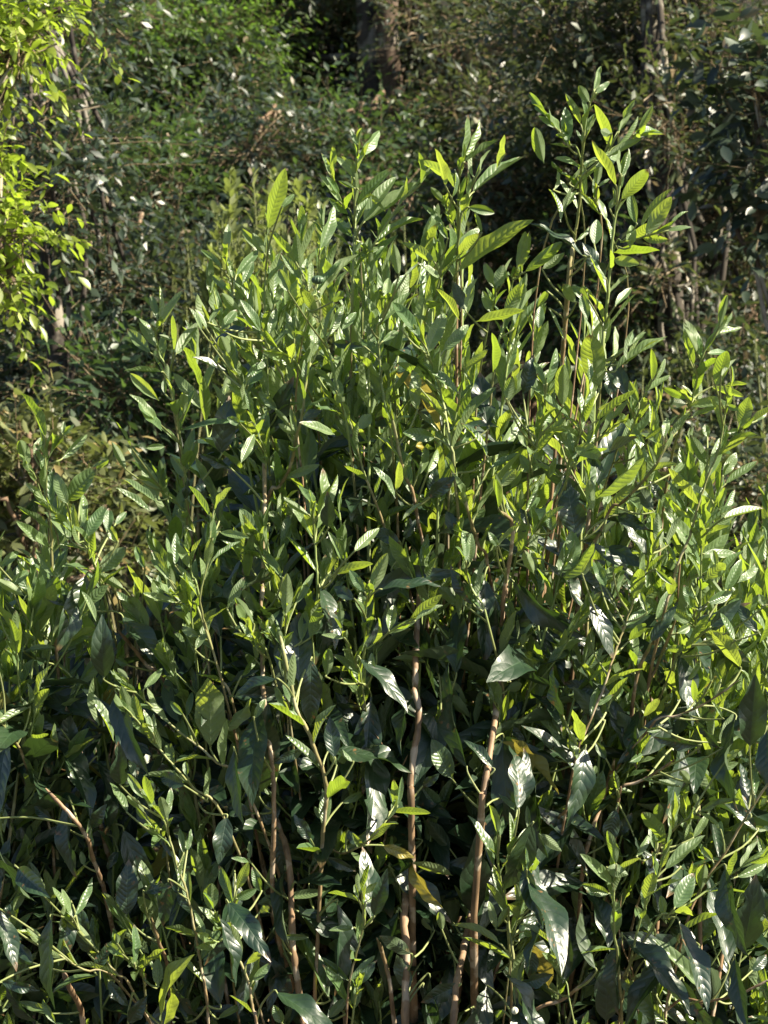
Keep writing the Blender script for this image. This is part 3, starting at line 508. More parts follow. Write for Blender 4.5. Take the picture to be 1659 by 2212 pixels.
I="""450 300 400 0 60 d;740 150 460 90 100 d;690 320 500 110 110 m;830 530 700 170 110 m;900 440 760 250 100 m;920 290 1000 170 60 n;100 330 220 450 50 m;580 700 200 360 62 m;
110 130 190 90 60 t;260 150 200 230 0 n;500 510 490 390 66 t;530 550 470 360 40 g;60 420 400 740 62 y;180 850 130 500 110 m;160 850 50 630 90 n;590 1220 220 800 110 d;
700 540 640 440 60 g;620 640 640 580 60 n;770 730 740 600 40 t;760 720 860 740 50 n;830 560 920 520 60 n;740 1280 540 1090 75 g;760 1170 700 960 60 t;760 1200 890 1110 45 t;
700 1180 830 1230 100 g;720 1340 560 1280 110 g;1050 1040 890 830 85 t;1010 920 1000 790 66 t;990 1080 980 940 90 n;1080 940 1150 760 34 g;1070 880 1080 960 30 g;
1180 1040 1190 920 62 t;1210 1010 1320 870 62 t;1250 820 1220 740 45 t;1200 680 1130 600 62 t;1380 680 1440 600 50 t;1040 1200 1290 1010 75 m2;930 1380 960 1190 90 t;
1100 1430 1230 1240 110 g;1260 1320 1270 1150 125 t;1040 1470 1030 1360 120 n;1280 1310 1130 1240 0 n;990 1590 870 1400 60 g;1130 1580 1380 1440 60 t;1470 1240 1659 1170 75 n;
1490 1190 1620 1040 50 g;1440 840 1420 470 0 n;1550 480 1560 30 190 d;1560 880 1530 600 110 m;1600 960 1400 800 80 m;1380 480 1230 300 60 d;1260 460 980 400 80 d;
1370 560 1300 620 0 n;1430 1780 1340 1290 170 m;1460 1980 1420 1700 105 m;1300 1940 980 1620 100 n;1080 1680 1000 1640 60 t;840 1740 1030 1640 60 t;720 1680 600 1370 110 m;
640 1800 560 1420 90 m;700 2111 700 1690 180 d;1060 2111 790 1840 130 n;370 1580 390 1370 85 g;400 1740 420 1570 95 n;380 1640 200 1550 45 t;170 1560 340 1440 90 m;
360 1900 230 1600 100 y;490 1800 480 1560 70 d;120 1420 60 1550 60 t;1000 1950 1050 1700 80 d;960 1860 910 1780 45 t;1580 760 1600 580 60 n;1380 960 1250 870 40 t;
1320 620 1480 560 60 n;1140 180 1130 0 60 n;1220 200 1200 60 40 t;1320 80 1310 0 30 t;1260 300 1240 180 50 n;1370 440 1460 270 45 n;1390 300 1330 200 30 g;
1180 1850 1190 1600 0 n;1659 1500 1570 1250 110 m;1500 1700 1560 1200 190 d;1560 1800 1659 1720 90 m;1659 1180 1600 1000 60 g;760 830 700 1050 120 d;760 1000 850 860 90 d;
300 980 440 1100 60 g;430 1240 520 1130 110 m;1070 1860 1140 1960 60 n;1330 1140 1270 1060 60 g;1140 1180 1070 1130 80 m;1400 560 1480 480 50 t;1659 960 1540 930 40 n;
180 1880 380 1810 150 d;240 960 230 820 40 n;1250 1640 1210 1720 40 n;1030 360 940 370 50 n;1130 700 1010 660 40 n;1330 2090 1420 1950 0 n;640 220 740 160 40 n;880 1120 960 1000 45 n""")

# ------------------------------------------------------------------ the tea bushes
rel = lambda: rng.random(3)
BUSHES = {}
def bush(key, label, foot):
    b = empty('tea_bush', foot); tag(b, label, 'tea bush'); BUSHES[key] = dict(o=b, foot=np.array(foot)); return b
gz = lambda x, y: float(ground_z(x, y))
bush('mid', 'tall tea bush filling the middle of the view, bright young shoots above dark old leaves', (0.03, 2.85, gz(0.03, 2.85)))
bush('left', 'shorter shaded tea bush at the left edge, its few young shoots rising over pale undergrowth', (-0.44, 2.75, gz(-0.44, 2.75)))
bush('right', 'tea bush at the right edge with slanting shoots leaning out to the right', (0.30, 2.75, gz(0.30, 2.75)))
def which(x, y):
    if x < 255 - max(0, 1300 - y) * 0.05 and y > 820: return 'left'
    if x > 1400 + (2212 - y) * 0.02 and y > 600: return 'right'
    return 'mid'

stems = []
for ln in STEMS.strip().splitlines():
    hd, pts = ln.split('|'); c, wd, w0, w1, Y = hd.split(); wd, w0, w1, Y = map(float, (wd, w0, w1, Y))
    P2 = [cv(c, *map(float, p.split(','))) for p in pts.split()]
    n = len(P2); jit = rng.uniform(-.03, .03)
    P3 = [at(x, y, Y + (.13 * (1 - t) ** 1.5 + .005 if wd >= 28 and Y == 2.45 else .06 * t) + jit * math.sin(t * 5)) for (x, y), t in zip(P2, np.linspace(0, 1, n))]
    stems.append(dict(P2=np.array(P2), P3=np.array(P3), r=wd / 2.749 / pxm(Y) / 2, w=(w0, w1), Y=Y, leaves=[]))
def extend(st, key):
    """carry a shoot on down to the foot of its bush"""
    foot = BUSHES[key]['foot']; p = st['P3'][-1]
    if p[2] < 0.35: return st['P3']
    d = nrm(st['P3'][-1] - st['P3'][-2]); h = p[2] - foot[2]
    tgt = foot + np.array((rng.uniform(-.10, .10), rng.uniform(-.10, .14), 0))
    tgt[0] = tgt[0] * .6 + p[0] * .4
    a = p + nrm(d * .5 + np.array((0, .35, -1))) * min(.16, h * .25); a[1] += .03
    b = p + (tgt - p) * .5; b[1] = max(b[1], p[1] + .12)
    return np.vstack([st['P3'], a, b, tgt])
for st in stems:
    x, y = st['P2'][0]; xb, yb = st['P2'][-1]
    st['key'] = which((x + xb) / 2, (y + yb) / 2)
    n0 = len(st['P3']); P = extend(st, st['key']); ne = len(P) - n0
    wood = np.concatenate([np.linspace(st['w'][0], st['w'][1], n0), np.ones(ne)])
    rr = np.concatenate([np.linspace(st['r'] * (.62 if st['w'][0] < .3 else .92), st['r'], n0), np.linspace(st['r'] * 1.1, st['r'] * 1.7 + .001, ne)])
    k = 5; Ps = smooth(P, k); ti = np.linspace(0, len(P) - 1, len(Ps))
    mb = MB(); Ps = Ps + 0.00025 * rng.standard_normal(Ps.shape)
    rp = np.interp(ti, np.arange(len(P)), rr); rp[:3] *= (.35, .75, .95)
    tube(mb, Ps, rp, np.interp(ti, np.arange(len(P)), wood), 8, knob=.22)
    name = 'woody_stem' if st['w'][0] >= .5 else 'shoot'
    st['o'] = mb.build(name, [M_STEM], BUSHES[st['key']]['o'])
    Pd = []; 
    for i in range(n0 - 1):
        for t in np.linspace(0, 1, 8, endpoint=False):
            Pd.append(np.concatenate([st['P2'][i] * (1 - t) + st['P2'][i + 1] * t, st['P3'][i] * (1 - t) + st['P3'][i + 1] * t]))
    Pd.append(np.concatenate([st['P2'][-1], st['P3'][-1]])); st['Pd'] = np.array(Pd)
for st in stems:
    if st['w'][0] > .45: continue
    P = smooth(st['P3'], 6); ln = np.concatenate([[0], np.cumsum(np.linalg.norm(np.diff(P, axis=0), axis=1))]); tot = ln[-1]
    rows = []; q = .002; ang = rng.uniform(0, 6.28)
    while q < tot:
        p = np.array([np.interp(q, ln, P[:, i]) for i in range(3)]); p2 = np.array([np.interp(min(tot, q + .015), ln, P[:, i]) for i in range(3)])
        if q > tot - .016: p2 = p; p = np.array([np.interp(q - .015, ln, P[:, i]) for i in range(3)])
        ax = nrm(p - p2); ref = nrm(np.cross(ax, (0.3, 1, 0.1))); out = ref * math.cos(ang) + np.cross(ax, ref) * math.sin(ang)
        t = min(1, q / .12); inc = .12 + .75 * t * rng.uniform(.6, 1.3); L_ = (.024 + .028 * t) * rng.uniform(.7, 1.25)
        rows.append((p, ax * math.cos(inc) + out * math.sin(inc), ax * math.sin(inc) - out * math.cos(inc) + .35 * rng.standard_normal(3), L_, L_ * rng.uniform(.22, .36)))
        q += (.010 + .018 * t) * rng.uniform(.8, 1.5) * (1.0 if q < .25 else 1.8); ang += 2.4 + rng.uniform(-.3, .3)
    mb = MB(); n = len(rows); c_ = list(zip(*rows))
    leaves(mb, *[np.array(q_) for q_ in c_], rng.uniform(-.02, .1, n), rng.uniform(.25, .8, n), rng.random((n, 3)), nu=10, nv=5, mature=.15, wave=rng.uniform(.2, .8, n), twist=rng.uniform(-.4, .4, n))
    mb.build('young_leaves', [M_YOUNG], st['o'])
HALF = nrm(SUN + TOCAM)
def pose(sx, sy, ln, wpx, ratio, look):
    """tilt and roll of a leaf whose outline in the picture is known"""
    best = None; scr = nrm(RT * sx - UPV * sy)
    for tau in rng.uniform(-.75, .75, 5):
        T = nrm(scr * math.cos(tau) + FWD * math.sin(tau)); Lr = ln / max(.6, math.cos(tau))
        Wr = max(wpx, ratio * Lr); a = math.acos(min(1, wpx / Wr)); n0 = nrm(-FWD - T * np.dot(-FWD, T)); s0 = np.cross(T, n0)
        for sg in (-1, 1):
            for fl in (1, -1):
                N = (n0 * math.cos(a) + s0 * sg * math.sin(a)) * fl
                c = np.dot(N, SUN); v = np.dot(N, TOCAM); s = 0.30 * N[2] + rng.uniform(0, .35) - .3 * abs(tau)
                if look in ('t', 'y', 'y2'): s += 1.6 * abs(c) * (1 if c * v < 0 else -1)
                elif look in ('g', 'm', 'm2'): s += 2.2 * abs(np.dot(N, HALF)) * (1 if c * v > 0 else 0)
                elif look == 'd': s += -1.2 * abs(c) + (.5 if v > 0 else 0)
                else: s += .5 * abs(c)
                if best is None or s > best[0]: best = (s, T, N, Lr, Wr)
    return best[1:]
OFF['Z'] = (0, 0); zz = []      # more long hanging old leaves low in the bushes, between the traced ones
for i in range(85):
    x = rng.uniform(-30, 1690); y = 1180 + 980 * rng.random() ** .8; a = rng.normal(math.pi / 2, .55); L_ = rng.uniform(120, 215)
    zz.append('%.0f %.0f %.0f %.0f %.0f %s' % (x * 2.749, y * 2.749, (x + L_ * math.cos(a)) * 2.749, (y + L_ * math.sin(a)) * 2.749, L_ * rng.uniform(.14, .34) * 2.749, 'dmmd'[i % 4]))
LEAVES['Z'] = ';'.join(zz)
M_LEAF = {'t': M_YOUNG, 'g': M_YOUNG, 'n': M_YOUNG, 'm2': M_YOUNG}
allPd = np.concatenate([np.hstack([s['Pd'], np.full((len(s['Pd']), 1), i)]) for i, s in enumerate(stems)])
for c, txt in LEAVES.items():
    for e in txt.replace('\n', '').split(';'):
        f = e.split()
        if len(f) < 6: continue
        x0, y0, x1, y1, wp = map(float, f[:5]); look = f[5]
        if wp < 5: continue
        x0, y0 = cv(c, x0, y0); x1, y1 = cv(c, x1, y1); wp /= 2.749
        d = np.hypot(allPd[:, 0] - x0, allPd[:, 1] - y0); j = int(np.argmin(d)); st = stems[int(allPd[j, 5])]; dist = d[j]
        sp_ = allPd[j, 2:5]; Ys = np.dot(sp_ - CAMP, FWD)
        Y = Ys + rng.uniform(-.02, .02) if dist < 25 else rng.uniform(2.42, 2.54)
        if look in 'dm' and dist > 12: Y = min(2.55, Ys + rng.uniform(-.03, .08))
        B = at(x0, y0, Y); k = pxm(Y); ln = math.hypot(x1 - x0, y1 - y0)
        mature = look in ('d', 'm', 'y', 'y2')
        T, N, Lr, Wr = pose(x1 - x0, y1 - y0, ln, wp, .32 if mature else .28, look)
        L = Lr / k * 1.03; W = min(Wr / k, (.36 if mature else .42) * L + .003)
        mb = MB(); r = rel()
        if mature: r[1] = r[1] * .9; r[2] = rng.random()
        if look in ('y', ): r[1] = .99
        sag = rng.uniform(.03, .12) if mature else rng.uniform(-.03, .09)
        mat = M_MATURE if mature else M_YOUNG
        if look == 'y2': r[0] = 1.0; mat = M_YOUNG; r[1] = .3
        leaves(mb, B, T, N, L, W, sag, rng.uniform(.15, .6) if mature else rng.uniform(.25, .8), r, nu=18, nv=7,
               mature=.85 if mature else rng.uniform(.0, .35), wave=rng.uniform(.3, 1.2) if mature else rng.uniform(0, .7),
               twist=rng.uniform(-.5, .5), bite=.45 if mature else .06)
        gap = np.linalg.norm(sp_ - B); jj = j; acc = 0.0
        while jj + 1 < len(allPd) and allPd[jj + 1, 5] == allPd[j, 5] and acc < gap * rng.uniform(.6, 1.2):
            acc += np.linalg.norm(allPd[jj + 1, 2:5] - allPd[jj, 2:5]); jj += 1
        sp_ = allPd[jj, 2:5]
        if gap > .002 and gap < .075:      # leaf stalk or side twig back to the stem
            mid = (sp_ + B) / 2 - T * gap * .10
            tube(mb, smooth([B + T * L * .06, B, mid, sp_], 3), np.linspace(.0008, .0013, 10), 0.2, 5, mi=1)
        o = mb.build('leaf', [mat, M_STEM], st['o'])
        if look == 'y': o['label'] = 'yellowing leaf'

# ------------------------------------------------------------------ filling growth behind the traced shoots
CONT = {'mid': ([235, 300, 350, 430, 500, 600, 700, 800, 900, 1000, 1100, 1200, 1300, 1400, 1480], [1120, 760, 690, 610, 570, 490, 480, 470, 500, 440, 500, 550, 640, 780, 1010]),
        'left': ([-120, 0, 60, 110, 180, 240, 300], [1120, 1130, 1010, 1030, 1060, 1110, 1250]),
        'right': ([1340, 1420, 1480, 1540, 1600, 1660, 1780], [1150, 960, 930, 900, 960, 1010, 1050])}
def grow_shoot(mbY, mbM, mbS, tip, root, young=.16, res=(11, 5), scale=1.0, full=.6):
    """one stem from root to tip with alternate leaves: young and upright at the top, old and hanging below"""
    L = np.linalg.norm(tip - root); side = rng.uniform(-.09, .09, 3) * np.array((1, 1, 0))
    P = smooth([root, root + (tip - root) * .4 + side * 1.3, root + (tip - root) * .75 + side * .5, tip], 7)
    ln = np.concatenate([[0], np.cumsum(np.linalg.norm(np.diff(P, axis=0), axis=1))]); tot = ln[-1]
    wd = np.clip((tot - ln - young - .06) / .25, 0, 1)
    tube(mbS, P, .0010 + .0016 * np.clip((tot - ln) / .7, 0, 1) ** .7, wd, 6, rnd=rng.random(), knob=.2)
    s = 0.0; ang = rng.uniform(0, 6.28)
    Yl, Ml = [], []
    while s < full:
        q = tot - s
        if q < .1: break
        p = np.array([np.interp(q, ln, P[:, i]) for i in range(3)]); p2 = np.array([np.interp(q - .02, ln, P[:, i]) for i in range(3)])
        ax = nrm(p - p2); ref = nrm(np.cross(ax, (0.3, 1, 0.1))); oth = np.cross(ax, ref)
        out = ref * math.cos(ang) + oth * math.sin(ang)
        if s < young:
            t = s / young; inc = .15 + .55 * t + rng.uniform(-.12, .25); T = ax * math.cos(inc) + out * math.sin(inc)
            Ll = scale * (.030 + .040 * min(1, t * 1.8)) * rng.uniform(.75, 1.25); N = ax * math.sin(inc) - out * math.cos(inc)
            N = N + .45 * rng.standard_normal(3)
            Yl.append((p, T, N, Ll, Ll * rng.uniform(.19, .30))); s += (.007 + .016 * t) * rng.uniform(.8, 1.3); 
        else:
            inc = rng.uniform(.8, 2.2); T = ax * math.cos(inc) + out * math.sin(inc)
            Ll = scale * rng.uniform(.065, .135); N = ax * math.sin(inc) - out * math.cos(inc) + .4 * rng.standard_normal(3)
            if rng.random() < .85: Ml.append((p, T, N, Ll, Ll * rng.uniform(.23, .33)))
            s += .017 * rng.uniform(.7, 1.4)
            if rng.random() < (.42 if s < .6 else .2):      # a side shoot of upright young leaves
                sl = rng.uniform(.04, .13); tp = p + nrm(out * .8 + ax * rng.uniform(.7, 1.6) + np.array((0, 0, .4))) * sl
                tube(mbS, smooth([p, (p + tp) / 2 + .008 * out, tp], 3), .0011, 0, 5); nl = 4 + int(sl * 40); ad = nrm(tp - p)
                for k in range(nl):
                    o2 = nrm(np.cross(ad, nrm(rng.standard_normal(3)))); q2 = (k / nl) ** 1.2 * .75; i2 = .12 + .6 * k / nl
                    T2 = ad * math.cos(i2) + o2 * math.sin(i2); L2 = scale * rng.uniform(.028, .055)
                    Yl.append((tp + (p - tp) * q2, T2, ad * math.sin(i2) - o2 * math.cos(i2) + .3 * rng.standard_normal(3), L2, L2 * rng.uniform(.22, .38)))
        ang += 2.4 + rng.uniform(-.3, .3)
    for lst, mb, mt in ((Yl, mbY, .15), (Ml, mbM, .85)):
        if not lst: continue
        n = len(lst); a = list(zip(*lst))
        leaves(mb, np.array(a[0]), np.array(a[1]), np.array(a[2]), np.array(a[3]), np.array(a[4]),
               rng.uniform(-.02, .13, n), rng.uniform(.15, .75, n), rng.random((n, 3)), nu=res[0], nv=res[1], mature=mt,
               wave=rng.uniform(.2, 1.0, n), mi=0 if mb is not mbM else 1 if mbM is mbY else 0, twist=rng.uniform(-.5, .5, n))
def fill(key, n, x_rng, yoff, Yr, part_n, scale=1.0, yng=None):
    B = BUSHES[key]; cx, cy = CONT[key]; rest = MB(); rest_y, rest_m = MB(), MB()
    for i in range(n):
        x = rng.uniform(*x_rng); Y = rng.uniform(*Yr); y = np.interp(x, cx, cy) + yoff(i) 
        tip = at(x, y, Y); foot = B['foot']
        root = np.array((foot[0] + (tip[0] - foot[0]) * rng.uniform(.05, .3) + rng.uniform(-.05, .05), foot[1] + (Y - foot[1]) * .5 + rng.uniform(-.06, .06), 0.0)); root[2] = gz(root[0], root[1]) - .02
        if i < part_n:
            s_, y_, m_ = MB(), MB(), MB()
            grow_shoot(y_, m_, s_, tip, root, young=yng or rng.uniform(.12, .24), full=rng.uniform(.6, 1.0), scale=scale)
            so_ = s_.build('shoot', [M_STEM], B['o'])
            if y_.n: y_.build('young_leaves', [M_YOUNG], so_)
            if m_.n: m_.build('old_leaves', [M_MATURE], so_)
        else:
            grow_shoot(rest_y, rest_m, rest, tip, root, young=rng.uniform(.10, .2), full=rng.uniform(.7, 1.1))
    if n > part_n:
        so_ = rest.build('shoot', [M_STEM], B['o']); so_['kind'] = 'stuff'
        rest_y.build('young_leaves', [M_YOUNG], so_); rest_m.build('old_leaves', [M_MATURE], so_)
f1 = lambda i: rng.uniform(0, 1) ** 1.2 * 1250 + 5
fill('mid', 104, (315, 1430), f1, (2.57, 3.1), 40)
fill('mid', 20, (330, 1400), lambda i: rng.uniform(500, 1250), (2.50, 2.58), 26, 1.0, .05)
fill('left', 10, (-60, 230), lambda i: rng.uniform(250, 1000), (2.50, 2.57), 10, 1.0, .05)
fill('left', 48, (-90, 250), lambda i: rng.uniform(10, 1100), (2.54, 3.0), 20)
fill('right', 46, (1390, 1760), lambda i: rng.uniform(0, 1150), (2.54, 3.0), 20)

# ------------------------------------------------------------------ trees and shrubs behind
def rand_dir(n, up=0.0):
    d = nrm(rng.standard_normal((n, 3))); d[:, 2] += up; return nrm(d)
def sprays(mbL, mbT, centres, radii, n_spray, per, leaf, spray_len=.25, droop=.2, ratio=.42, width=.0014, res=(3, 3), matur=.3, outb=.7, upb=.25, shell=.55):
    """twigs carrying alternate leaves, spread through a few clumps"""
    centres = np.asarray(centres, float); radii = np.asarray(radii, float)
    vol = (radii[:, 0] * radii[:, 1] * radii[:, 2]) ** .67; pick = rng.choice(len(centres), n_spray, p=vol / vol.sum())
    d = nrm(rng.standard_normal((n_spray, 3))); rad = shell + (1 - shell) * rng.random((n_spray, 1)); rad = rad * rng.uniform(.8, 1.12, (n_spray, 1))
    P0 = centres[pick] + d * radii[pick] * rad
    D = nrm(d * outb + rng.standard_normal((n_spray, 3)) * .55 + np.array((0, 0, upb)))
    SL = spray_len * rng.uniform(.5, 1.3, n_spray)
    for i in range(n_spray if mbT is not None else 0):
        if i % 2 == 0:
            tube(mbT, np.array([P0[i] - D[i] * SL[i] * .6, P0[i], P0[i] + D[i] * SL[i] - np.array((0, 0, droop * SL[i] * .5))]), np.array([width * 1.6, width, width * .5]), .8, 3, mi=0)
    t = np.tile(np.linspace(.1, 1, per), (n_spray, 1))
    ang = rng.uniform(0, 6.28, (n_spray, 1)) + np.arange(per)[None] * np.pi + rng.uniform(-.5, .5, (n_spray, per))
    A = nrm(np.cross(D, np.array((.2, .3, 1.0)))); Bv = np.cross(D, A)
    pos = P0[:, None] + D[:, None] * (t * SL[:, None])[..., None] - np.array((0, 0, 1.0)) * (droop * .5 * SL[:, None] * t ** 2)[..., None]
    outv = A[:, None] * np.cos(ang)[..., None] + Bv[:, None] * (np.sin(ang) * .5)[..., None]
    T = nrm(D[:, None] * .7 + outv + rng.standard_normal((n_spray, per, 3)) * .25 - np.array((0, 0, droop)))
    Nn = nrm(np.array((0, 0, 1.0)) + rng.standard_normal((n_spray, per, 3)) * .55 - T * .2)
    n = n_spray * per; Lf = leaf * rng.uniform(.6, 1.3, n)
    leaves(mbL, pos.reshape(-1, 3), T.reshape(-1, 3), Nn.reshape(-1, 3), Lf, Lf * ratio * rng.uniform(.75, 1.25, n),
           rng.uniform(0, .1, n), rng.uniform(0, .4, n), rng.random((n, 3)), nu=res[0], nv=res[1], mature=matur)
def plant(kind, label, cat, foot, trunk, limbs, clumps, mat, n_spray, per, leaf, group=None, bark=None, trunk_r=(.05, .03), **kw):
    """trunk: points up from the foot; limbs: lists of points; clumps: (centre, radii)"""
    o = empty(kind, foot); tag(o, label, cat, group)
    mb = MB()
    if trunk is not None:
        P = smooth(trunk, 6); r = np.linspace(trunk_r[0], trunk_r[1], len(P)) * (1 + .025 * rng.standard_normal(len(P)))
        r[:3] *= (1.35, 1.18, 1.06); tube(mb, P, r, 1.0, 12, rnd=rng.random())
    for lp, r0, r1 in limbs:
        P = smooth(lp, 4); P = P + .012 * rng.standard_normal(P.shape) * np.linspace(0, 1, len(P))[:, None]
        tube(mb, P, np.linspace(r0, r1, len(P)), 1.0, 7)
    tr = mb.build('trunk' if trunk is not None else 'stem', [bark or M_BARK], o)
    lf, tw = MB(), MB()
    sprays(lf, tw, [c for c, r in clumps], [r for c, r in clumps], n_spray, per, leaf, **kw)
    cr_ = lf.build('crown', [mat], o); tw.build('twigs', [M_TWIG], cr_)
    return o
def on_ground(x, Y):
    p = at(x, 1106, Y); return np.array((p[0], p[1], gz(p[0], p[1])))
def limbs_to(base_pts, clumps, k, r0=.02, r1=.006):
    out = []
    for c, r in clumps:
        for _ in range(k):
            b = base_pts[rng.integers(1, len(base_pts))]; e = np.asarray(c) + rng.uniform(-.5, .5, 3) * np.asarray(r)
            out.append(([b, b * .5 + e * .5 + np.array((0, 0, rng.uniform(-.05, .15))) + rng.uniform(-.06, .06, 3), e], r0, r1))
    return out
def bgtree(kind, label, cat, fx, Y, tr2, clumps2, mat, n, per, leaf, k=2, trunk_r=(.06, .035), bark=None, group=None, lr=.02, **kw):
    foot = on_ground(fx, Y); trunk = [foot] + [at(x, y, Y) for x, y in tr2]
    cl = [(at(x, y, Y + dy), np.array((rx, rx * .9, rz)) / pxm(Y)) for x, y, dy, rx, rz in clumps2]
    return plant(kind, label, cat, foot, trunk, limbs_to(trunk, cl, k, lr), cl, mat, n, per, leaf, bark=bark, trunk_r=trunk_r, group=group, **kw)

# yellow-green tree reaching in from the left edge
bgtree('broadleaf_tree', 'bright yellow-green leafy tree reaching in from the left edge of the view', 'tree', -330, 4.4,
       [(-320, 900), (-290, 500), (-260, 100), (-250, -300)],
       [(0, 50, 0, 70, 40), (-40, 180, .1, 60, 24), (95, 20, 0, 70, 20), (45, 110, -.05, 45, 45), (-30, 350, 0, 40, 30), (0, 450, 0, 45, 24), (30, 505, -.05, 50, 30), (0, 570, 0, 46, 24), (10, 620, 0, 36, 16), (-130, 520, .2, 50, 80)],
       M_YELLOW, 290, 8, .027, k=2, trunk_r=(.09, .05), spray_len=.12, droop=.7, res=(5, 3), lr=.008, ratio=.46)
# bare twigs under it belong to a small tree on the left
bgtree('slender_tree', 'slender tree with a mottled pale trunk standing in shade at the left', 'tree', 118, 6.0,
       [(128, 900), (122, 760), (112, 640), (105, 480), (95, 250), (80, 0), (60, -400)],
       [(60, 260, -.2, 150, 90), (70, 420, -.25, 120, 90), (190, 330, 0, 130, 70), (240, 600, .1, 90, 70), (160, 480, .2, 120, 80), (20, 560, .4, 120, 140), (120, 60, .5, 200, 120)],
       M_DARK, 620, 9, .038, k=3, trunk_r=(.028, .022), lr=.008, bark=M_SHADE_BARK, spray_len=.16, res=(3, 3), upb=.0, droop=.3)
mb = MB()
# feathery green tree high at the left
bgtree('feathery_tree', 'feathery fresh green tree high up at the top left of the slope', 'tree', 330, 9.3,
       [(340, 500), (350, 250), (370, 0), (380, -300)],
       [(400, 40, 0, 170, 60), (300, 110, -.3, 140, 60), (480, 110, -.2, 110, 60), (360, 190, 0, 200, 70), (250, 30, .2, 120, 70), (420, 260, .1, 140, 60), (200, 220, .2, 150, 70)],
       M_FERN, 3600, 11, .036, k=2, trunk_r=(.12, .08), spray_len=.30, droop=.5, ratio=.30, upb=-.1)
# dark double-trunk tree at the top centre
o_ = bgtree('forked_tree', 'dark forked tree with sunlit bark patches at the top centre', 'tree', 815, 9.2,
       [(805, 260), (800, 120), (795, 0), (770, -300)],
       [(650, -60, .2, 190, 110), (930, -30, .2, 170, 110), (1050, 60, .3, 160, 120), (700, 90, .5, 150, 90), (950, 130, .6, 140, 70), (560, 60, .4, 130, 90), (880, 40, -.25, 50, 24)],
       M_OLIVE, 2400, 10, .034, k=2, trunk_r=(.062, .045), bark=M_SHADE_BARK, spray_len=.22, droop=.3)
tm = MB(); P = smooth([on_ground(850, 9.15), at(850, 260, 9.15), at(838, 120, 9.1), at(838, 0, 9.1), at(850, -300, 9.1)], 6)
tube(tm, P, np.linspace(.06, .035, len(P)), 1.0, 12); tm.build('trunk', [M_BARK], o_)
# right hand tree: pale-blotched trunk, brown twigs
bgtree('twiggy_tree', 'leaning tree with blotched trunk and bare brown twigs at the right', 'tree', 1500, 6.8,
       [(1480, 950), (1462, 780), (1450, 640), (1438, 480), (1425, 300), (1410, 120), (1400, -200)],
       [(1250, 60, .3, 200, 110), (1480, 60, .2, 170, 120), (1350, 230, .3, 160, 90), (1560, 230, .1, 130, 120), (1560, 450, .2, 130, 110), (1250, 380, .5, 160, 110), (1600, 620, .2, 110, 120), (1330, 520, .5, 130, 90), (1425, 260, -.2, 80, 80), (1440, 600, -.2, 55, 45), (1480, 860, -.2, 90, 60)],
       M_OLIVE, 1900, 10, .036, k=5, trunk_r=(.040, .03), bark=M_PALE_BARK, spray_len=.20, droop=.25, lr=.012)
bgtree('glossy_shrub', 'shrub with large pale glossy leaves at the upper right edge', 'shrub', 1720, 5.6,
       [(1725, 900), (1715, 500), (1690, 250)],
       [(1600, 130, 0, 110, 80), (1650, 230, 0, 90, 90), (1560, 290, .1, 70, 60), (1620, 380, 0, 90, 70), (1680, 480, 0, 80, 90)],
       M_DARK, 170, 7, .052, k=2, trunk_r=(.02, .012), spray_len=.16, droop=.5, res=(5, 3), lr=.006)
# rear shrubs in the sun: upright pale shoots
def upright(label, x0, x1, top, Y, n, mat, leaf=.03, h=(.25, .6), name='upright_shrub', cat='shrub'):
    foot = on_ground((x0 + x1) / 2, Y); o = empty(name, foot); tag(o, label, cat); st, lf = MB(), MB()
    for i in range(n):
        x = rng.uniform(x0, x1); Yy = Y + rng.uniform(-.35, .35); dx = abs(x - (x0 + x1) / 2) / (x1 - x0) * 2
        tip = at(x, top + 60 * dx ** 2 + rng.uniform(0, 1) ** .8 * 260, Yy); root = np.array((foot[0] + (tip[0] - foot[0]) * .6, tip[1] * .6 + foot[1] * .4, 0)); root[2] = gz(root[0], root[1])
        P = smooth([root, (root + tip) / 2 + rng.uniform(-.10, .10, 3), tip], 5); tube(st, P, np.linspace(.006, .002, len(P)), np.linspace(1, 0, len(P)), 4)
        m_ = 75; q = rng.random(m_) ** 1.5; p = tip + (root - tip) * (q * min(1, 1.9 * h[1] / max(.1, np.linalg.norm(root - tip))))[:, None]
        ang = np.arange(m_) * 2.4; out = np.stack([np.cos(ang), np.sin(ang), np.zeros(m_)], 1)
        T = out * (.5 + .5 * q[:, None]) + np.array((0, 0, .55)) + .2 * rng.standard_normal((m_, 3)); L = leaf * rng.uniform(.6, 1.3, m_)
        leaves(lf, p, T, -out + np.array((0, 0, .5)), L, L * .38, .05, .2, rng.random((m_, 3)), nu=4, nv=3)
    s_ = st.build('stem', [M_TWIG], o); lf.build('foliage', [mat], o); return o
upright('sunlit pale green shrub with upright shoots behind the top left of the middle tea bush', 430, 700, 345, 5.9, 85, M_PALE, .036)
upright('olive shrub with short upright shoots left of the paler upright shrub', 330, 560, 470, 6.6, 70, M_OLIVE, .032)
upright('small leafy shrub low at the left, in the gap beside the middle tea bush', 150, 420, 760, 6.0, 50, M_DARK, .03)
upright('dark shrub with small leaves behind the right tea bush', 1380, 1700, 700, 6.4, 80, M_OLIVE, .03)
upright('low dark shrub behind the top of the middle tea bush', 700, 1050, 420, 7.0, 90, M_OLIVE, .03)
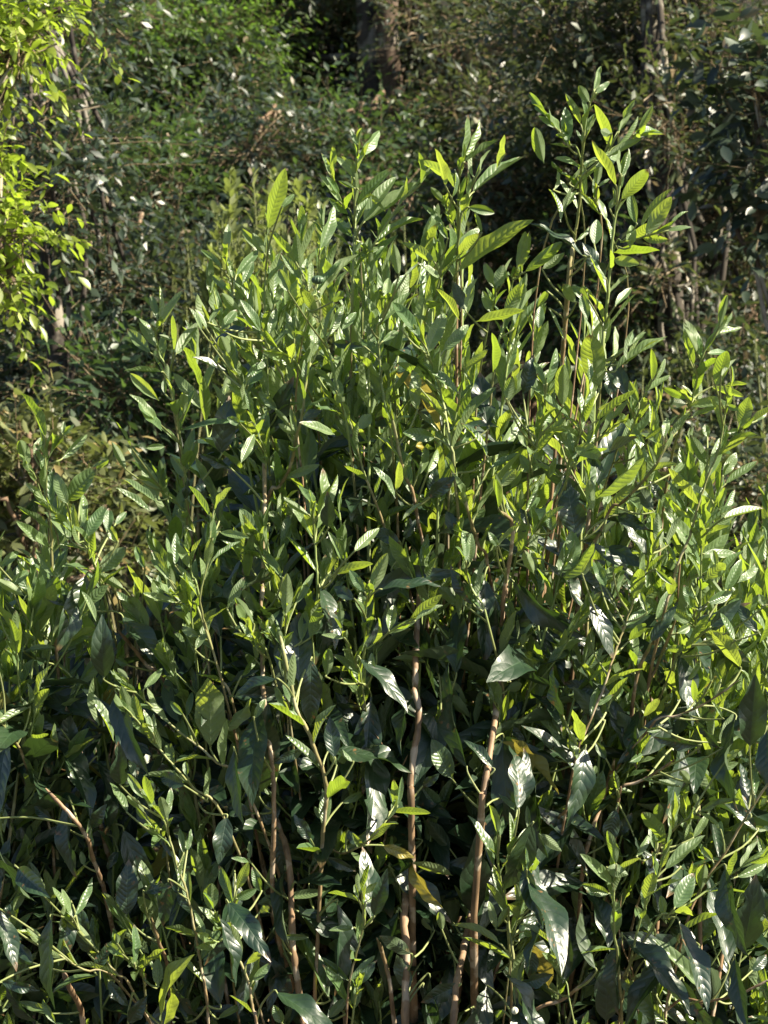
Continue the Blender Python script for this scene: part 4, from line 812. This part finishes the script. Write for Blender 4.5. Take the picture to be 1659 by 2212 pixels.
bgtree('leafy_shrub', 'dull olive broad-leaved shrub low behind the left tea bush', 'shrub', 60, 5.0, [(60, 1500), (60, 1200)],
       [(40, 980, 0, 130, 90), (170, 1040, .1, 110, 90), (60, 1130, .1, 170, 80), (230, 1180, .2, 100, 80), (-100, 1050, 0, 110, 130)],
       M_SCRUB, 420, 8, .034, k=2, trunk_r=(.012, .008), bark=M_TWIG, spray_len=.10, droop=.2, res=(4, 3), lr=.005, ratio=.5)
bgtree('leafy_shrub', 'small-leaved olive shrub low behind the right tea bush', 'shrub', 1560, 5.2, [(1560, 1500), (1560, 1200)],
       [(1560, 1050, 0, 150, 90), (1450, 1180, .1, 130, 90), (1640, 1200, .1, 110, 100), (1540, 1350, 0, 170, 90)],
       M_OLIVE, 560, 8, .032, k=2, trunk_r=(.012, .008), bark=M_TWIG, spray_len=.12, droop=.2, res=(4, 3), lr=.005, ratio=.45)
# slope shrubs, row by row up the hill
looks = [('dark', M_DARK), ('olive', M_OLIVE)]
SL = [(560, 330, 8.3, 170, 110, 1, 'grey-green', 'below the feathery tree'), (300, 380, 8.0, 190, 110, 0, 'dark', 'at the left, right of the pale slender trunk'),
      (760, 300, 8.6, 170, 100, 1, 'olive', 'at the foot of the forked tree'), (1000, 300, 8.4, 190, 110, 1, 'olive', 'right of the foot of the forked tree'),
      (1150, 450, 7.8, 170, 110, 1, 'dim olive', 'behind the top of the middle tea bush'), (900, 480, 8.0, 190, 90, 0, 'dark', 'behind the centre of the middle tea bush'),
      (1330, 700, 7.2, 170, 130, 0, 'dark', 'left of the leaning blotched trunk'), (60, 780, 7.0, 190, 110, 0, 'dark', 'in deep shade at the left edge'),
      (290, 620, 7.2, 150, 90, 0, 'dark', 'in shade above the gap at the left'), (560, 560, 7.4, 200, 90, 1, 'olive', 'behind the pale upright shrub'),
      (1620, 850, 6.8, 130, 120, 0, 'dark', 'at the right edge below the twigs'), (330, 900, 6.2, 150, 120, 0, 'dark green', 'low in the gap beside the left tea bush'),
      (480, 200, 9.3, 160, 110, 0, 'dark green', 'under the hanging foliage of the feathery tree'), (1080, 130, 9.2, 170, 110, 1, 'dull olive', 'high between the forked tree and the leaning tree'),
      (930, 160, 9.8, 150, 90, 0, 'blackish', 'directly right of the forked tree trunks'), (1250, 250, 8.4, 160, 130, 1, 'pale-flecked olive', 'left of the upper leaning trunk'), (1620, 330, 7.6, 130, 160, 0, 'dark', 'behind the pale glossy leaves at the right edge'),
      (60, 330, 8.2, 190, 120, 0, 'dark', 'behind the pale slender trunk'), (640, 120, 9.8, 170, 110, 0, 'dark', 'high between the feathery and the forked tree')]
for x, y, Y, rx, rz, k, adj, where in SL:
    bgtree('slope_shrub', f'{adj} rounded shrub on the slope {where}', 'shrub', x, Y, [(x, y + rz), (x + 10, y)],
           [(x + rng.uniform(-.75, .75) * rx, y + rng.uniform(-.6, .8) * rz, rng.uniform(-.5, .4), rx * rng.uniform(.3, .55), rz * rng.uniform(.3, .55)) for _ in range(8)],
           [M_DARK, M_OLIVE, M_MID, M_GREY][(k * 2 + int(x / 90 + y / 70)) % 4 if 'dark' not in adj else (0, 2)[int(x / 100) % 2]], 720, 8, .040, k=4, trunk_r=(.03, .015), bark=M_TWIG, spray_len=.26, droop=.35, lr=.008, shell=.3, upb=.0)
# woodland above and beside the view; unseen right-hand trees added to shade the slope
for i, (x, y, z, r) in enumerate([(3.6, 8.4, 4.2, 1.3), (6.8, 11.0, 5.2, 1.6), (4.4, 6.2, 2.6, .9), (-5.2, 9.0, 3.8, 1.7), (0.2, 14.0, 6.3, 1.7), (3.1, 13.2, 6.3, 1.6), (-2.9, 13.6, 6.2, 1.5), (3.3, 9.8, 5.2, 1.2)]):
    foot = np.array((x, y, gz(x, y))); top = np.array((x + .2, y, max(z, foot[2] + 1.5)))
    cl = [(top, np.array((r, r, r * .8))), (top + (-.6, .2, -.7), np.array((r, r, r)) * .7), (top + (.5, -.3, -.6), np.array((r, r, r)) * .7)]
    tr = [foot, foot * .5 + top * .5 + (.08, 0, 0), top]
    words = ['unseen right of the view beside the slope, added to shade it', 'unseen right of the view, upper one, added to shade the slope', 'unseen right of the view, nearest one, added to shade the slope', 'left of the view', 'behind the forked tree', 'behind the leaning blotched tree', 'behind the feathery tree', 'unseen right of the view, halfway up the slope, added to shade it'][i]
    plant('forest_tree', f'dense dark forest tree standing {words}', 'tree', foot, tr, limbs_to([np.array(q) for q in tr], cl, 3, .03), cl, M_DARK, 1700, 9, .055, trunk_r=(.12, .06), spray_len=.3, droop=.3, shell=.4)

# undergrowth and litter
def cover(name, label, cat, n, mat, leaf, hz, xr, yr, per=9):
    lf = MB(); x = rng.uniform(*xr, n); y = yr[0] + (yr[1] - yr[0]) * rng.random(n); z = ground_z(x, y) + rng.random(n) * hz
    c = np.stack([x, y, z], 1); D = rand_dir(n, .5); t = np.linspace(.1, 1, per)
    pos = c[:, None] + D[:, None] * (t * .2)[None, :, None]
    T = nrm(rng.standard_normal((n, per, 3)) + D[:, None] * .6); Nn = nrm(rng.standard_normal((n, per, 3)) * .6 + (0, -.2, 1.0)); m_ = n * per
    L = leaf * rng.uniform(.6, 1.3, m_)
    leaves(lf, pos.reshape(-1, 3), T.reshape(-1, 3), Nn.reshape(-1, 3), L, L * .42, .05, .2, rng.random((m_, 3)), nu=3, nv=3, mature=.3)
    return tag(lf.build(name, [mat]), label, cat, kind='stuff')
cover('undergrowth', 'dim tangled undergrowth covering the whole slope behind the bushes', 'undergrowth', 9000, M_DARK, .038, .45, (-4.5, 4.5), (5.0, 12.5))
cover('low_plants', 'low green plants on the ground between the tea bushes and the slope', 'ground cover', 3500, M_FERN, .035, .28, (-2.5, 2.5), (2.9, 6.0))
cover('leaf_litter', 'brown fallen leaves lying over the forest soil', 'leaf litter', 2500, M_LITTER, .05, .02, (-3.5, 3.5), (2.0, 9.0), per=4)

# small oddities on the bush: a ribbed grey-green capsule and a pale flower bud
def knob_mesh(name, centre, r, squash, ribs, mat, wood, parent):
    mb = MB(); a = np.linspace(0, 2 * np.pi, 49); t = np.linspace(0, np.pi, 15)
    rr = r * (np.sin(t)[:, None] * (1 + .09 * np.cos(a * ribs)[None]) + 1e-4)
    V = np.stack([rr * np.cos(a), rr * np.sin(a), np.broadcast_to(-np.cos(t)[:, None] * r * squash, rr.shape)], -1) + centre
    i = np.arange(14)[:, None] * 49 + np.arange(48)[None]; F = np.stack([i, i + 1, i + 50, i + 49], -1).reshape(-1, 4)
    uv = np.full((len(t) * 49, 2), .3); mb.add(V.reshape(-1, 3), F, uv, np.broadcast_to(np.array((.3, wood, 0)), (len(uv), 3)))
    return mb.build(name, [mat], parent)
M_CAPS = barkmat('capsule_skin', (.06, .10, .055), (.10, .12, .09), (.2, .22, .16), 200, .3, .4)
M_BUD = barkmat('bud_skin', (.55, .56, .42), (.5, .5, .4), (.6, .6, .5), 200, .1, .5)
knob_mesh('seed_capsule', at(*cv('B', 380, 1662), 2.47), .0065, .72, 12, M_CAPS, 0, BUSHES['mid']['o'])
knob_mesh('flower_bud', at(*cv('I', 156, 2032), 2.38), .0035, 1.1, 5, M_BUD, 0, BUSHES['mid']['o'])
